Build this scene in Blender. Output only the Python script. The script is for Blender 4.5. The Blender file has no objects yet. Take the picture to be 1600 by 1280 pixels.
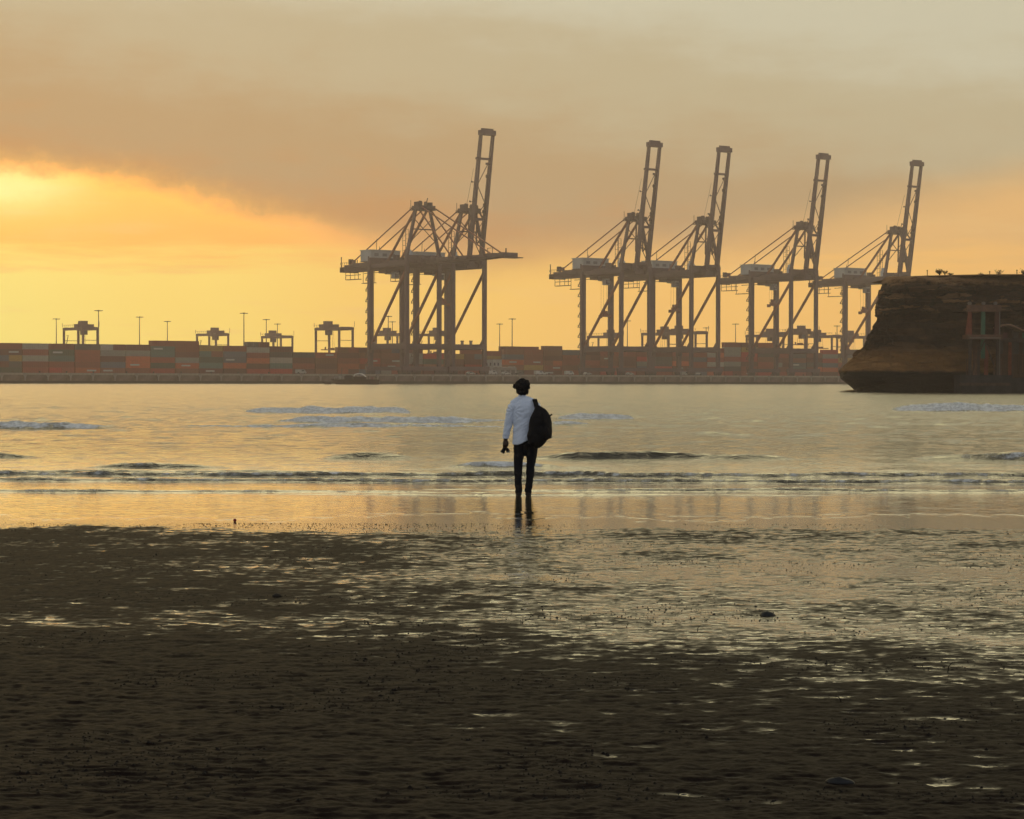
import bpy, bmesh, math, random
import numpy as np
from mathutils import Vector, Matrix, Euler

random.seed(7)
sc = bpy.context.scene
COL = sc.collection
PI = math.pi
R = math.radians

# ------------------------------------------------------------------ camera
F = 3500.0
CAMZ = 1.73
cam_d = bpy.data.cameras.new('camera')
cam_d.sensor_width = 36.0
cam_d.lens = F / 1600 * 36
cam_d.clip_start = 0.1
cam_d.clip_end = 9000
cam = bpy.data.objects.new('camera', cam_d)
COL.objects.link(cam)
cam.location = (0, 0, CAMZ)
cam.rotation_euler = (Matrix.Rotation(R(90) - math.atan(45.7 / F), 3, 'X') @ Matrix.Rotation(R(0.115), 3, 'Z')).to_euler()
sc.camera = cam

# ------------------------------------------------------------------ colour management, sampling
sc.view_settings.view_transform = 'Standard'
sc.view_settings.look = 'None'
sc.view_settings.exposure = 0.0
sc.view_settings.gamma = 1.0
sc.view_settings.use_curve_mapping = False
cy = sc.cycles
cy.use_denoising = True
try:
    cy.denoiser = 'OPENIMAGEDENOISE'
except Exception:
    pass
cy.max_bounces = 5
cy.diffuse_bounces = 2
cy.glossy_bounces = 3
cy.transmission_bounces = 2
cy.volume_bounces = 1
cy.transparent_max_bounces = 8
cy.caustics_reflective = False
cy.caustics_refractive = False
cy.sample_clamp_indirect = 4.0


# ------------------------------------------------------------------ node expression helper
class E:
    nt = None

    def __init__(self, s):
        self.s = s

    @staticmethod
    def m(op, *a, clamp=False):
        n = E.nt.nodes.new('ShaderNodeMath')
        n.operation = op
        n.use_clamp = clamp
        for i, v in enumerate(a):
            if isinstance(v, E):
                E.nt.links.new(v.s, n.inputs[i])
            else:
                n.inputs[i].default_value = v
        return E(n.outputs[0])

    def __add__(s, o): return E.m('ADD', s, o)
    def __radd__(s, o): return E.m('ADD', o, s)
    def __sub__(s, o): return E.m('SUBTRACT', s, o)
    def __rsub__(s, o): return E.m('SUBTRACT', o, s)
    def __mul__(s, o): return E.m('MULTIPLY', s, o)
    def __rmul__(s, o): return E.m('MULTIPLY', o, s)
    def __truediv__(s, o): return E.m('DIVIDE', s, o)
    def __neg__(s): return E.m('MULTIPLY', s, -1.0)


def sstep(v, a, b, lo=0.0, hi=1.0):
    n = E.nt.nodes.new('ShaderNodeMapRange')
    n.interpolation_type = 'SMOOTHSTEP'
    n.clamp = True
    for key, q in (('Value', v), ('From Min', a), ('From Max', b), ('To Min', lo), ('To Max', hi)):
        if isinstance(q, E):
            E.nt.links.new(q.s, n.inputs[key])
        else:
            n.inputs[key].default_value = q
    return E(n.outputs[0])


def ramp(v, stops, interp='EASE'):
    n = E.nt.nodes.new('ShaderNodeValToRGB')
    n.color_ramp.interpolation = interp
    els = n.color_ramp.elements
    while len(els) > 1:
        els.remove(els[-1])
    els[0].position = stops[0][0]
    els[0].color = (*stops[0][1], 1)
    for p, c in stops[1:]:
        e = els.new(p)
        e.color = (*c, 1)
    E.nt.links.new(v.s, n.inputs[0])
    return E(n.outputs[0])


def cmix(f, a, b, mode='MIX'):
    n = E.nt.nodes.new('ShaderNodeMix')
    n.data_type = 'RGBA'
    n.blend_type = mode
    n.clamp_factor = True
    for i, q in ((0, f), (6, a), (7, b)):
        if isinstance(q, E):
            E.nt.links.new(q.s, n.inputs[i])
        elif i == 0:
            n.inputs[i].default_value = q
        else:
            n.inputs[i].default_value = (*q, 1)
    return E(n.outputs[2])


def comb(x, y, z):
    n = E.nt.nodes.new('ShaderNodeCombineXYZ')
    for i, q in enumerate((x, y, z)):
        if isinstance(q, E):
            E.nt.links.new(q.s, n.inputs[i])
        else:
            n.inputs[i].default_value = q
    return E(n.outputs[0])


def noise(vec, scale, detail=3.0, rough=0.5, dist=0.0):
    n = E.nt.nodes.new('ShaderNodeTexNoise')
    n.inputs['Scale'].default_value = scale
    n.inputs['Detail'].default_value = detail
    n.inputs['Roughness'].default_value = rough
    n.inputs['Distortion'].default_value = dist
    if vec is not None:
        E.nt.links.new(vec.s, n.inputs['Vector'])
    return E(n.outputs['Fac'])


# ------------------------------------------------------------------ world: sunset sky under a cloud deck
SUN_AZ, SUN_EL = R(-13.6), R(5.2)
world = bpy.data.worlds.new('World')
sc.world = world
world.use_nodes = True
nt = world.node_tree
nt.nodes.clear()
E.nt = nt
tc = nt.nodes.new('ShaderNodeTexCoord')
sp = nt.nodes.new('ShaderNodeSeparateXYZ')
nt.links.new(tc.outputs['Generated'], sp.inputs[0])
dx, dy, dz = E(sp.outputs[0]), E(sp.outputs[1]), E(sp.outputs[2])
az = E.m('ARCTAN2', dx, dy)
el = E.m('ARCSINE', dz)
GEN = E(tc.outputs['Generated'])
front = sstep(dy, -0.25, 0.75)
n1 = noise(comb(az * 1.0, el * 2.2, 0.0), 9.0, 4.0, 0.55)
n2 = noise(comb(az * 1.0, el * 1.6, 3.0), 38.0, 4.0, 0.6)
n3 = noise(comb(az * 1.0, el * 4.0, 7.0), 14.0, 5.0, 0.6)
fc = nt.nodes.new('ShaderNodeFloatCurve')
pts = [(-.35, .096), (-.2286, .0915), (-.171, .087), (-.143, .081), (-.114, .075), (-.086, .068), (-.057, .060), (-.02, .054),
       (.03, .056), (.075, .060), (.114, .066), (.15, .074), (.19, .081), (.2286, .088), (.35, .095)]
cu = fc.mapping.curves[0]
cp = [((a + .35) / .7, v * 8) for a, v in pts]
cu.points[0].location = cp[0]
cu.points[1].location = cp[-1]
for p in cp[1:-1]:
    cu.points.new(*p)
fc.mapping.update()
nt.links.new(((az + .35) / .7).s, fc.inputs['Value'])
edge0 = E(fc.outputs[0]) / 8.0
leftness = sstep(az, -.02, -.13)
n4 = noise(comb(az * 1.0, el * 1.4, 9.0), 75.0, 4.0, .65)
edge = edge0 + (n1 - .5) * .012 + (n2 - .5) * .009 + (n4 - .5) * .011 * leftness
wid = .005 + (1.0 - leftness) * .011
cloud = sstep(el, edge - wid, edge + wid)
t = E.m('MULTIPLY', (el - .05) / .13 + az * 1.0 + (n3 - .5) * .42 + (n1 - .5) * .16 + (n2 - .5) * .14 + (n4 - .5) * .05, 1.0, clamp=True)
c_low = ramp(t, [(0.0, (.56, .275, .10)), (.33, (.475, .33, .172)), (.68, (.52, .445, .28)), (1.0, (.60, .565, .41))])
c_hi = ramp(E.m('MULTIPLY', (el - .16) / 1.2, 1.0, clamp=True), [(0.0, (.62, .58, .42)), (.055, (1.90, 1.68, .92)), (.20, (1.85, 1.62, .95)), (.34, (.22, .21, .19)), (1.0, (.09, .095, .10))])  # unseen band above the frame, brightened beyond the visible sky to light the sea
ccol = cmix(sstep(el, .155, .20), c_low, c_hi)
rim = E.m('EXPONENT', -(((el - edge) / .007) * ((el - edge) / .007))) * leftness
azn = E.m('MULTIPLY', (az + .25) / .5, 1.0, clamp=True)
g_lo = ramp(azn, [(0.0, (1.12, .92, .22)), (.22, (1.14, .82, .18)), (.4, (1.12, .69, .15)), (.65, (1.08, .61, .15)), (1.0, (1.02, .55, .14))])
g_hi = ramp(azn, [(0.0, (1.18, .57, .085)), (.25, (1.12, .53, .09)), (.45, (.95, .54, .17)), (1.0, (.86, .49, .17))])
n5 = noise(comb(az * .8, el * 7.0, 21.0), 16.0, 5.0, .6)
gap = cmix(sstep(el + (n5 - .5) * .035, .044, .064), g_lo, g_hi)
gap = cmix(sstep(n5, .52, .72, 0, .30), gap, (.95, .62, .24))
sx = (az + .234) / .034
sy = (el - .084) / .010
glow = E.m('EXPONENT', -(sx * sx + sy * sy))
sx2 = (az + .236) / .11
sy2 = (el - .078) / .022
glow2 = E.m('EXPONENT', -(sx2 * sx2 + sy2 * sy2))
gap = cmix(glow2 * (.45 + n2 * .5), gap, (.34, .26, .05), 'ADD')
gap = cmix(glow * (.5 + n2), gap, (.5, .5, .35), 'ADD')
gap = cmix(rim * (.4 + n2 * 1.2), gap, (.45, .06, 0.0), 'ADD')
ccol = cmix(rim * .8, ccol, (.95, .50, .12))
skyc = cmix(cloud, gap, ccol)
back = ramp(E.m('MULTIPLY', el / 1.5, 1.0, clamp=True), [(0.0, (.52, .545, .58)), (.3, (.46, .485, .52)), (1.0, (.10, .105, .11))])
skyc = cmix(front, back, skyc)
bgc = nt.nodes.new('ShaderNodeBackground')
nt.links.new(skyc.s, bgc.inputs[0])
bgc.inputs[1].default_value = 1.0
nish = nt.nodes.new('ShaderNodeTexSky')
nish.sky_type = 'NISHITA'
nish.sun_disc = False
nish.sun_elevation = SUN_EL
nish.sun_rotation = SUN_AZ
nish.air_density = 2.0
nish.dust_density = 4.0
bgn = nt.nodes.new('ShaderNodeBackground')
nt.links.new(nish.outputs[0], bgn.inputs[0])
bgn.inputs[1].default_value = 0.05
msh = nt.nodes.new('ShaderNodeMixShader')          # the cloud deck and its thin gap veil nine tenths of the clear sky
msh.inputs[0].default_value = 0.95
nt.links.new(bgn.outputs[0], msh.inputs[1])
nt.links.new(bgc.outputs[0], msh.inputs[2])
wo = nt.nodes.new('ShaderNodeOutputWorld')
nt.links.new(msh.outputs[0], wo.inputs[0])
world.cycles.sampling_method = 'MANUAL'
world.cycles.sample_map_resolution = 1024

# ------------------------------------------------------------------ sun, low and veiled by the cloud
sl = bpy.data.lights.new('sun', 'SUN')
sl.energy = 0.06
sl.angle = R(22)
sl.color = (1.0, .48, .12)
so = bpy.data.objects.new('sun', sl)
COL.objects.link(so)
sd = Vector((math.sin(SUN_AZ) * math.cos(SUN_EL), math.cos(SUN_AZ) * math.cos(SUN_EL), math.sin(SUN_EL)))
so.rotation_euler = (-sd).to_track_quat('-Z', 'Y').to_euler()
so.location = (-40, 200, 60)


# ------------------------------------------------------------------ helpers
def yh(px):
    return 592.7 + .002 * px


def at(px, py, Y):
    """world point seen at pixel (px, py) of the 1600x1280 photograph at distance Y"""
    return Vector(((px - 800) / F * Y, Y, CAMZ - (py - yh(px)) / F * Y))


def gY(py, px=800):
    return CAMZ * F / (py - yh(px))


_mats = {}


def mat(name, color, rough=.7, spec=.3, metal=0.0, var=0.0, vscale=1.0, emis=None, var_col=None, bump=0.0, bscale=20.0, detail=3.0):
    if name in _mats:
        return _mats[name]
    m = bpy.data.materials.new(name)
    m.use_nodes = True
    n = m.node_tree
    E.nt = n
    b = n.nodes['Principled BSDF']
    b.inputs['Base Color'].default_value = (*color, 1)
    b.inputs['Roughness'].default_value = rough
    b.inputs['Specular IOR Level'].default_value = spec
    b.inputs['Metallic'].default_value = metal
    if var > 0:
        tcx = n.nodes.new('ShaderNodeTexCoord')
        nz = noise(E(tcx.outputs['Object']), vscale, detail, .6)
        dark = tuple(c * (1 - var) for c in color) if var_col is None else var_col
        lite = tuple(min(1, c * (1 + var)) for c in color)
        c = ramp(nz, [(.3, dark), (.7, lite)], 'LINEAR')
        n.links.new(c.s, b.inputs['Base Color'])
    if bump > 0:
        tcx = n.nodes.new('ShaderNodeTexCoord')
        nz = noise(E(tcx.outputs['Object']), bscale, 4, .6)
        bp = n.nodes.new('ShaderNodeBump')
        bp.inputs['Strength'].default_value = 1.0
        bp.inputs['Distance'].default_value = bump
        n.links.new(nz.s, bp.inputs['Height'])
        n.links.new(bp.outputs[0], b.inputs['Normal'])
    _mats[name] = m
    return m


class MB:
    """collects plain shapes and links them as ONE mesh object"""
    def __init__(s):
        s.v, s.f = [], []

    def poly(s, vs, fs):
        o = len(s.v)
        s.v += [tuple(v) for v in vs]
        s.f += [tuple(i + o for i in f) for f in fs]
        return s

    def box(s, x0, x1, y0, y1, z0, z1):
        v = [(x0, y0, z0), (x1, y0, z0), (x1, y1, z0), (x0, y1, z0), (x0, y0, z1), (x1, y0, z1), (x1, y1, z1), (x0, y1, z1)]
        return s.poly(v, [(0, 3, 2, 1), (4, 5, 6, 7), (0, 1, 5, 4), (1, 2, 6, 5), (2, 3, 7, 6), (3, 0, 4, 7)])

    def bar(s, a, b, w, h=None, w2=None, h2=None, up=(0, 0, 1)):
        """tapering rectangular bar from a to b"""
        a, b = Vector(a), Vector(b)
        h = w if h is None else h
        w2 = w if w2 is None else w2
        h2 = h if h2 is None else h2
        d = (b - a).normalized()
        u = Vector(up)
        if abs(d.dot(u)) > .98:
            u = Vector((1, 0, 0))
        sx_ = d.cross(u).normalized()
        sy_ = sx_.cross(d).normalized()
        v = []
        for p, ww, hh in ((a, w, h), (b, w2, h2)):
            for i, j in ((-1, -1), (1, -1), (1, 1), (-1, 1)):
                v.append(p + sx_ * ww / 2 * i + sy_ * hh / 2 * j)
        return s.poly(v, [(0, 3, 2, 1), (4, 5, 6, 7), (0, 1, 5, 4), (1, 2, 6, 5), (2, 3, 7, 6), (3, 0, 4, 7)])

    def tube(s, pts, rad, seg=8, cap=True):
        """round tube through points; rad a number, or (rx, ry) or list of either"""
        pts = [Vector(p) for p in pts]
        n = len(pts)
        rr = rad if isinstance(rad, list) else [rad] * n
        o = len(s.v)
        for i, p in enumerate(pts):
            d = (pts[min(i + 1, n - 1)] - pts[max(i - 1, 0)]).normalized()
            u = Vector((0, 1, 0))
            if abs(d.dot(u)) > .9:
                u = Vector((1, 0, 0))
            a = (u - d * u.dot(d)).normalized()      # "depth" axis
            b = d.cross(a).normalized()
            r = rr[i]
            rx, ry = (r, r) if not isinstance(r, tuple) else r
            for k in range(seg):
                an = 2 * PI * k / seg
                s.v.append(tuple(p + b * rx * math.cos(an) + a * ry * math.sin(an)))
        for i in range(n - 1):
            for k in range(seg):
                k2 = (k + 1) % seg
                s.f.append((o + i * seg + k, o + i * seg + k2, o + (i + 1) * seg + k2, o + (i + 1) * seg + k))
        if cap:
            s.f.append(tuple(o + k for k in reversed(range(seg))))
            s.f.append(tuple(o + (n - 1) * seg + k for k in range(seg)))
        return s

    def ball(s, c, r, seg=12, rings=8):
        c = Vector(c)
        rx, ry, rz = (r, r, r) if not isinstance(r, tuple) else r
        o = len(s.v)
        s.v.append(tuple(c + Vector((0, 0, rz))))
        for i in range(1, rings):
            th = PI * i / rings
            for k in range(seg):
                ph = 2 * PI * k / seg
                s.v.append((c.x + rx * math.sin(th) * math.cos(ph), c.y + ry * math.sin(th) * math.sin(ph), c.z + rz * math.cos(th)))
        s.v.append(tuple(c - Vector((0, 0, rz))))
        last = len(s.v) - 1
        for k in range(seg):
            k2 = (k + 1) % seg
            s.f.append((o, o + 1 + k, o + 1 + k2))
            for i in range(rings - 2):
                a = o + 1 + i * seg
                s.f.append((a + k, a + seg + k, a + seg + k2, a + k2))
            a = o + 1 + (rings - 2) * seg
            s.f.append((a + k, last, a + k2))
        return s

    def prism(s, outline, y0, y1, axis='y'):
        """outline = list of (a, z) extruded along y (or x)"""
        n = len(outline)
        if axis == 'y':
            v = [(a, y0, z) for a, z in outline] + [(a, y1, z) for a, z in outline]
        else:
            v = [(y0, a, z) for a, z in outline] + [(y1, a, z) for a, z in outline]
        f = [tuple(range(n)), tuple(reversed(range(n, 2 * n)))]
        for i in range(n):
            j = (i + 1) % n
            f.append((i, i + n, j + n, j))
        return s.poly(v, f)

    def mesh(s, name, m, smooth=False):
        me = bpy.data.meshes.new(name)
        me.from_pydata(s.v, [], s.f)
        me.update()
        bm = bmesh.new()
        bm.from_mesh(me)
        bmesh.ops.recalc_face_normals(bm, faces=bm.faces)
        bm.to_mesh(me)
        bm.free()
        if m is not None:
            me.materials.append(m)
        if smooth:
            me.polygons.foreach_set('use_smooth', [True] * len(me.polygons))
        return me

    def build(s, name, m, parent=None, smooth=False, label=None):
        o = bpy.data.objects.new(name, s.mesh(name, m, smooth))
        COL.objects.link(o)
        if parent is not None:
            o.parent = parent
        if label:
            o['label'] = label
        return o


def tag(o, label=None, cat=None, group=None, kind=None):
    if label: o['label'] = label
    if cat: o['category'] = cat
    if group: o['group'] = group
    if kind: o['kind'] = kind
    return o


def empty(name, loc, rz=0.0):
    o = bpy.data.objects.new(name, None)
    COL.objects.link(o)
    o.location = loc
    o.rotation_euler = (0, 0, rz)
    o.empty_display_size = .5
    return o


def copy_tree(o, parent=None):
    c = o.copy()
    COL.objects.link(c)
    c.parent = parent
    if parent is not None:
        c.matrix_parent_inverse = o.matrix_parent_inverse.copy()
    for ch in KIDS(o):
        copy_tree(ch, c)
    return c


def KIDS(o):
    return [x for x in list(COL.objects) if x.parent == o]


def link_mesh(name, me, parent=None, loc=None, rot=None):
    o = bpy.data.objects.new(name, me)
    COL.objects.link(o)
    if parent is not None:
        o.parent = parent
    if loc is not None:
        o.location = loc
    if rot is not None:
        o.rotation_euler = rot
    return o


def np_mesh(name, verts, quads, m, smooth=True):
    me = bpy.data.meshes.new(name)
    nv, nq = len(verts), len(quads)
    me.vertices.add(nv)
    me.vertices.foreach_set('co', verts.astype(np.float32).ravel())
    me.loops.add(nq * 4)
    me.loops.foreach_set('vertex_index', quads.astype(np.int32).ravel())
    me.polygons.add(nq)
    me.polygons.foreach_set('loop_start', np.arange(0, nq * 4, 4, dtype=np.int32))
    me.polygons.foreach_set('use_smooth', np.full(nq, smooth, dtype=bool))
    me.update(calc_edges=True)
    me.materials.append(m)
    return me


def grid_quads(nr, nc):
    i = np.arange(nr - 1)[:, None] * nc
    j = np.arange(nc - 1)[None, :]
    a = i + j
    return np.stack([a, a + 1, a + nc + 1, a + nc], -1).reshape(-1, 4)


_rng = np.random.RandomState(11)
_tab = _rng.rand(256, 256)


def vn(x, y, seed=0):
    """smooth value noise, 0..1"""
    x = x + seed * 17.31
    y = y + seed * 9.77
    xi = np.floor(x).astype(int)
    yi = np.floor(y).astype(int)
    fx, fy = x - xi, y - yi
    fx = fx * fx * (3 - 2 * fx)
    fy = fy * fy * (3 - 2 * fy)
    a = _tab[xi & 255, yi & 255]
    b = _tab[(xi + 1) & 255, yi & 255]
    c = _tab[xi & 255, (yi + 1) & 255]
    d = _tab[(xi + 1) & 255, (yi + 1) & 255]
    return (a * (1 - fx) + b * fx) * (1 - fy) + (c * (1 - fx) + d * fx) * fy


def fbm(x, y, seed=0, octv=4, gain=.5):
    s, a, tot = 0, 1.0, 0
    for i in range(octv):
        s = s + a * vn(x * 2 ** i, y * 2 ** i, seed + i * 3)
        tot += a
        a *= gain
    return s / tot


def smooth01(t):
    t = np.clip(t, 0, 1)
    return t * t * (3 - 2 * t)

# ------------------------------------------------------------------ tidal flat: rippled wet sand, water lying in its hollows
def fan_rows(lo_py, hi_py, n):
    py = np.linspace(hi_py, lo_py, n)
    return CAMZ * F / (py - 594.3)


def fan_cols(n, inner=.25, tail=14, far=3.0):
    a = np.linspace(-inner, inner, n)
    t_ = inner * (far / inner) ** (np.linspace(0, 1, tail + 1)[1:] ** 1.3)
    return np.concatenate([-t_[::-1], a, t_])


rows = fan_rows(768, 1310, 620)
rows = np.concatenate([np.array([-40, -20, -8, -2, 1.5, 3.5, 5.2, 6.4, 7.2, 7.9]), rows, np.array([36, 40, 50])])
cols = fan_cols(960, .36, 60, 9.0)
YY = np.repeat(rows[:, None], len(cols), 1)
WW = np.maximum(YY, 8.0)
XX = cols[None, :] * WW
# ripples: short crescents, crests lying roughly across the view, two crossing sets
wx = XX + .10 * fbm(XX * 2.1, YY * 2.1, 3, 3)
wy = YY + .22 * fbm(XX * 1.6, YY * 1.6, 5, 3)
r1 = 1 - np.abs(2 * fbm(wx * 5.2, wy * 9.5, 1, 4, .55) - 1) * 1.6
r2 = fbm(wx * 9.5 + wy * 2, wy * 17.0, 21, 3, .5)
ripple = (.6 * r1 + .4 * r2 - .55) * .024
mid = (fbm(XX * .75 + YY * .25, YY * .8, 8, 4, .55) - .5) * .009 + (fbm(XX * 2.1 + YY * .6, YY * 2.0, 18, 3, .55) - .5) * .008
band = (fbm(XX * .22 - YY * .06, YY * .42, 12, 3, .5) - .5) * .013
q = XX + (YY - 22.8) * .16 + 1.2
dry_side = smooth01(-q / 6.0 + .45)
shore = smooth01((YY - 25.2 + .9 * (fbm(XX * .5, YY * .5, 31, 3) - .5) + 1.6 * (fbm(XX * 2.2, YY * 1.4, 33, 3) - .5) + .4 * smooth01(-XX / 3)) / 3.0)
near = smooth01((17.5 - YY) / 9.5) + .5 * smooth01((13.0 - YY) / 3.5)
level = ripple + mid + band - .0042 + dry_side * .0115 + near * .0062 - shore * (.018 + .012 * dry_side)
level = np.where(YY > 30, np.minimum(level, -.02), level)
slope_dn = np.maximum(YY - 30, 0) * .012
Z = np.maximum(level, -.0045) - slope_dn
film = smooth01((-.0035 - level) / .0010)
pud = level
verts = np.stack([XX, YY, Z], -1).reshape(-1, 3)

sm = bpy.data.materials.new('wet_sand')
sm.use_nodes = True
nt = sm.node_tree
E.nt = nt
bs = nt.nodes['Principled BSDF']
tcx = nt.nodes.new('ShaderNodeTexCoord')
OB = E(tcx.outputs['Object'])
at_f = nt.nodes.new('ShaderNodeAttribute')
at_f.attribute_name = 'level'        # centimetres of sand above the standing water
at_l = nt.nodes.new('ShaderNodeAttribute')
at_l.attribute_name = 'damp'
dampE = E(at_l.outputs['Fac'])
sps = nt.nodes.new('ShaderNodeSeparateXYZ')
nt.links.new(OB.s, sps.inputs[0])
oxs, oys = E(sps.outputs[0]), E(sps.outputs[1])
fs = noise(comb(oxs * 6.5, oys * 13.0, 0.0), 1.0, 4, .62)
fs2 = noise(comb(oxs * 16.0 + oys * 3.0, oys * 30.0, 5.0), 1.0, 2, .5)
filmE = sstep(E(at_f.outputs['Fac']) + (fs - .5) * 3.4 + (fs2 - .5) * 1.0, -.34, -.46)
ng = noise(OB, 90, 4, .7)
nm = noise(OB, 3.0, 5, .6)
nf = noise(OB, 22, 5, .65)
grain = cmix(nm, (.0070, .0049, .0041), (.0205, .0136, .0102))
grain = cmix(sstep(ng, .60, .72), grain, (.008, .0065, .005))
bc = cmix(filmE, grain, (.020, .015, .010))
nt.links.new(bc.s, bs.inputs['Base Color'])
rg = (.66 - dampE * .34 + (nf - .5) * .3) * (1.0 - filmE) + .06 * filmE
nt.links.new(rg.s, bs.inputs['Roughness'])
bs.inputs['IOR'].default_value = 1.33
spl = .5 * filmE + (.05 + dampE * .28) * (1.0 - filmE)
nt.links.new(spl.s, bs.inputs['Specular IOR Level'])
h = (nf * .007 + ng * .0016) * (1.0 - filmE) + (noise(comb(oxs * 1.0, oys * 1.6, 0.0), 9.0, 3, .55) * .0055) * filmE
bp = nt.nodes.new('ShaderNodeBump')
bp.inputs['Distance'].default_value = 1.0
bp.inputs['Strength'].default_value = 1.0
nt.links.new(h.s, bp.inputs['Height'])
nt.links.new(bp.outputs[0], bs.inputs['Normal'])

me = np_mesh('tidal_sand', verts, grid_quads(*XX.shape), sm)
a_ = me.attributes.new('level', 'FLOAT', 'POINT')
a_.data.foreach_set('value', (level * 100).astype(np.float32).ravel())
a_ = me.attributes.new('damp', 'FLOAT', 'POINT')
a_.data.foreach_set('value', smooth01((.0045 - level) / .0085).astype(np.float32).ravel())
sand = link_mesh('tidal_sand', me)
tag(sand, 'dark wet rippled sand of the tidal flat in the foreground', kind='structure')
SAND = (cols, rows, Z)


def sand_z(x, y):
    i = int(np.clip(np.searchsorted(rows, y), 1, len(rows) - 1))
    j = int(np.clip(np.searchsorted(cols, x / max(y, 8.0)), 1, len(cols) - 1))
    return float(Z[i, j])


# specks of shell, worm casts and weed crumbs, thousands of them, nobody could count
pm = MB()
prs = random.Random(5)
mats_p = mat('dark_crumb', (.010, .008, .007), .7, .15)
cnt = 0
while cnt < 9000:
    py_ = 818 + 440 * prs.random() ** 1.7
    px_ = prs.uniform(-120, 1720)
    Y = CAMZ * F / (py_ - 594.3)
    X = (px_ - 800) / F * Y
    dens = fbm(np.array([X * .9]), np.array([Y * 1.1]), 44, 3)[0]
    if dens < .50 + .18 * prs.random():
        continue
    r = prs.uniform(.0040, .0095) * (1.5 if prs.random() < .08 else 1)
    z = sand_z(X, Y)
    k = 5
    a0 = prs.uniform(0, 6)
    vs = [(X + r * math.cos(a0 + i * 2 * PI / k) * prs.uniform(.7, 1.5), Y + r * math.sin(a0 + i * 2 * PI / k), z - .002) for i in range(k)]
    vs.append((X + prs.uniform(-r, r) * .3, Y, z + r * prs.uniform(.3, .9)))
    pm.poly(vs, [(i, (i + 1) % k, k) for i in range(k)])
    cnt += 1
pb = pm.build('shell_crumbs', mats_p)
tag(pb, 'countless dark crumbs of shell and weed scattered over the wet sand', 'beach litter', kind='stuff')


def stone(name, px, py, w, hgt, dpt, m, label, cat, seed, parts=()):
    Y = CAMZ * F / (py - yh(px))
    X = (px - 800) / F * Y
    rs = random.Random(seed)
    mb = MB().ball((0, 0, 0), 1.0, 18, 12)
    mb.v = [(x * w / 2 * (1 + .22 * vn(np.array([x * 2 + seed]), np.array([y * 2 + z * 2]))[0]), y * dpt / 2, (max(z, -.35)) * hgt * (.75 + .5 * vn(np.array([x * 3.1 + seed]), np.array([y * 3 + z]))[0])) for x, y, z in mb.v]
    o = mb.build(name, m, smooth=True)
    o.location = (X, Y, sand_z(X, Y) + hgt * .12)
    o.rotation_euler = (0, 0, rs.uniform(-.3, .3))
    return tag(o, label, cat)


stm = mat('wet_stone', (.012, .012, .012), .55, .35, var=.4, vscale=40, bump=.003, bscale=60)
stone('beach_stone', 1200, 962, .105, .030, .11, stm, 'flat dark stone lying alone on the bright wet sand at right', 'stone', 3)
stone('driftwood_lump', 1315, 1229, .11, .022, .06, stm, 'long low dark lump half buried near the bottom right of the sand', 'driftwood', 8)
stone('sand_lump', 433, 934, .07, .022, .07, mat('sand_lump', (.03, .024, .016), .7, .2, bump=.004, bscale=50), 'small brown rounded lump on the dark sand left of centre', 'stone', 12)
bx_, by_ = (367 - 800) / F * gY(815, 367), gY(815, 367)
bo = MB().ball((0, 0, 0), .021, 20, 12).build('ball', mat('red_rubber', (.28, .02, .012), .45, .4), smooth=True)
bo.location = (bx_, by_, .014)
tag(bo, 'small dark red ball at the edge of the shallow water', 'ball')
# bent weed stalks standing in the sand
for i, (px_, py_, hh, lean) in enumerate([(1483, 1050, .055, .02), (1091, 985, .035, .012), (1316, 1100, .03, -.015), (430, 868, .03, .01)]):
    Y = gY(py_, px_)
    X = (px_ - 800) / F * Y
    z = sand_z(X, Y)
    w = MB().tube([(0, 0, -.01), (lean * .2, 0, hh * .5), (lean, 0, hh * .85), (lean * 2.2, .0, hh)], [.0035, .003, .0025, .001], 5)
    o = w.build('weed_stalk', mats_p)
    o.location = (X, Y, z)
    tag(o, ['bent dark weed stalk with hooked tip in the bright ripples at far right', 'short dark stalk standing left of the flat stone',
            'short dark stalk leaning left in the ripples above the buried lump', 'tiny dark stalk on the brown sand left of the man'][i], 'weed')

# ------------------------------------------------------------------ sea: a real wave surface, foam on the breakers
rows_s = CAMZ * F / (np.linspace(829, 598.6, 640) - 594.3)
rows_s = np.concatenate([np.array([25.3, 25.6]), rows_s, np.array([1600, 1900, 2600])])
rows_s = np.unique(rows_s)
cols_s = fan_cols(700, .32, 40, 1.6)
YY = np.repeat(rows_s[:, None], len(cols_s), 1)
XX = cols_s[None, :] * YY
PXn = XX / YY * F + 800
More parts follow.
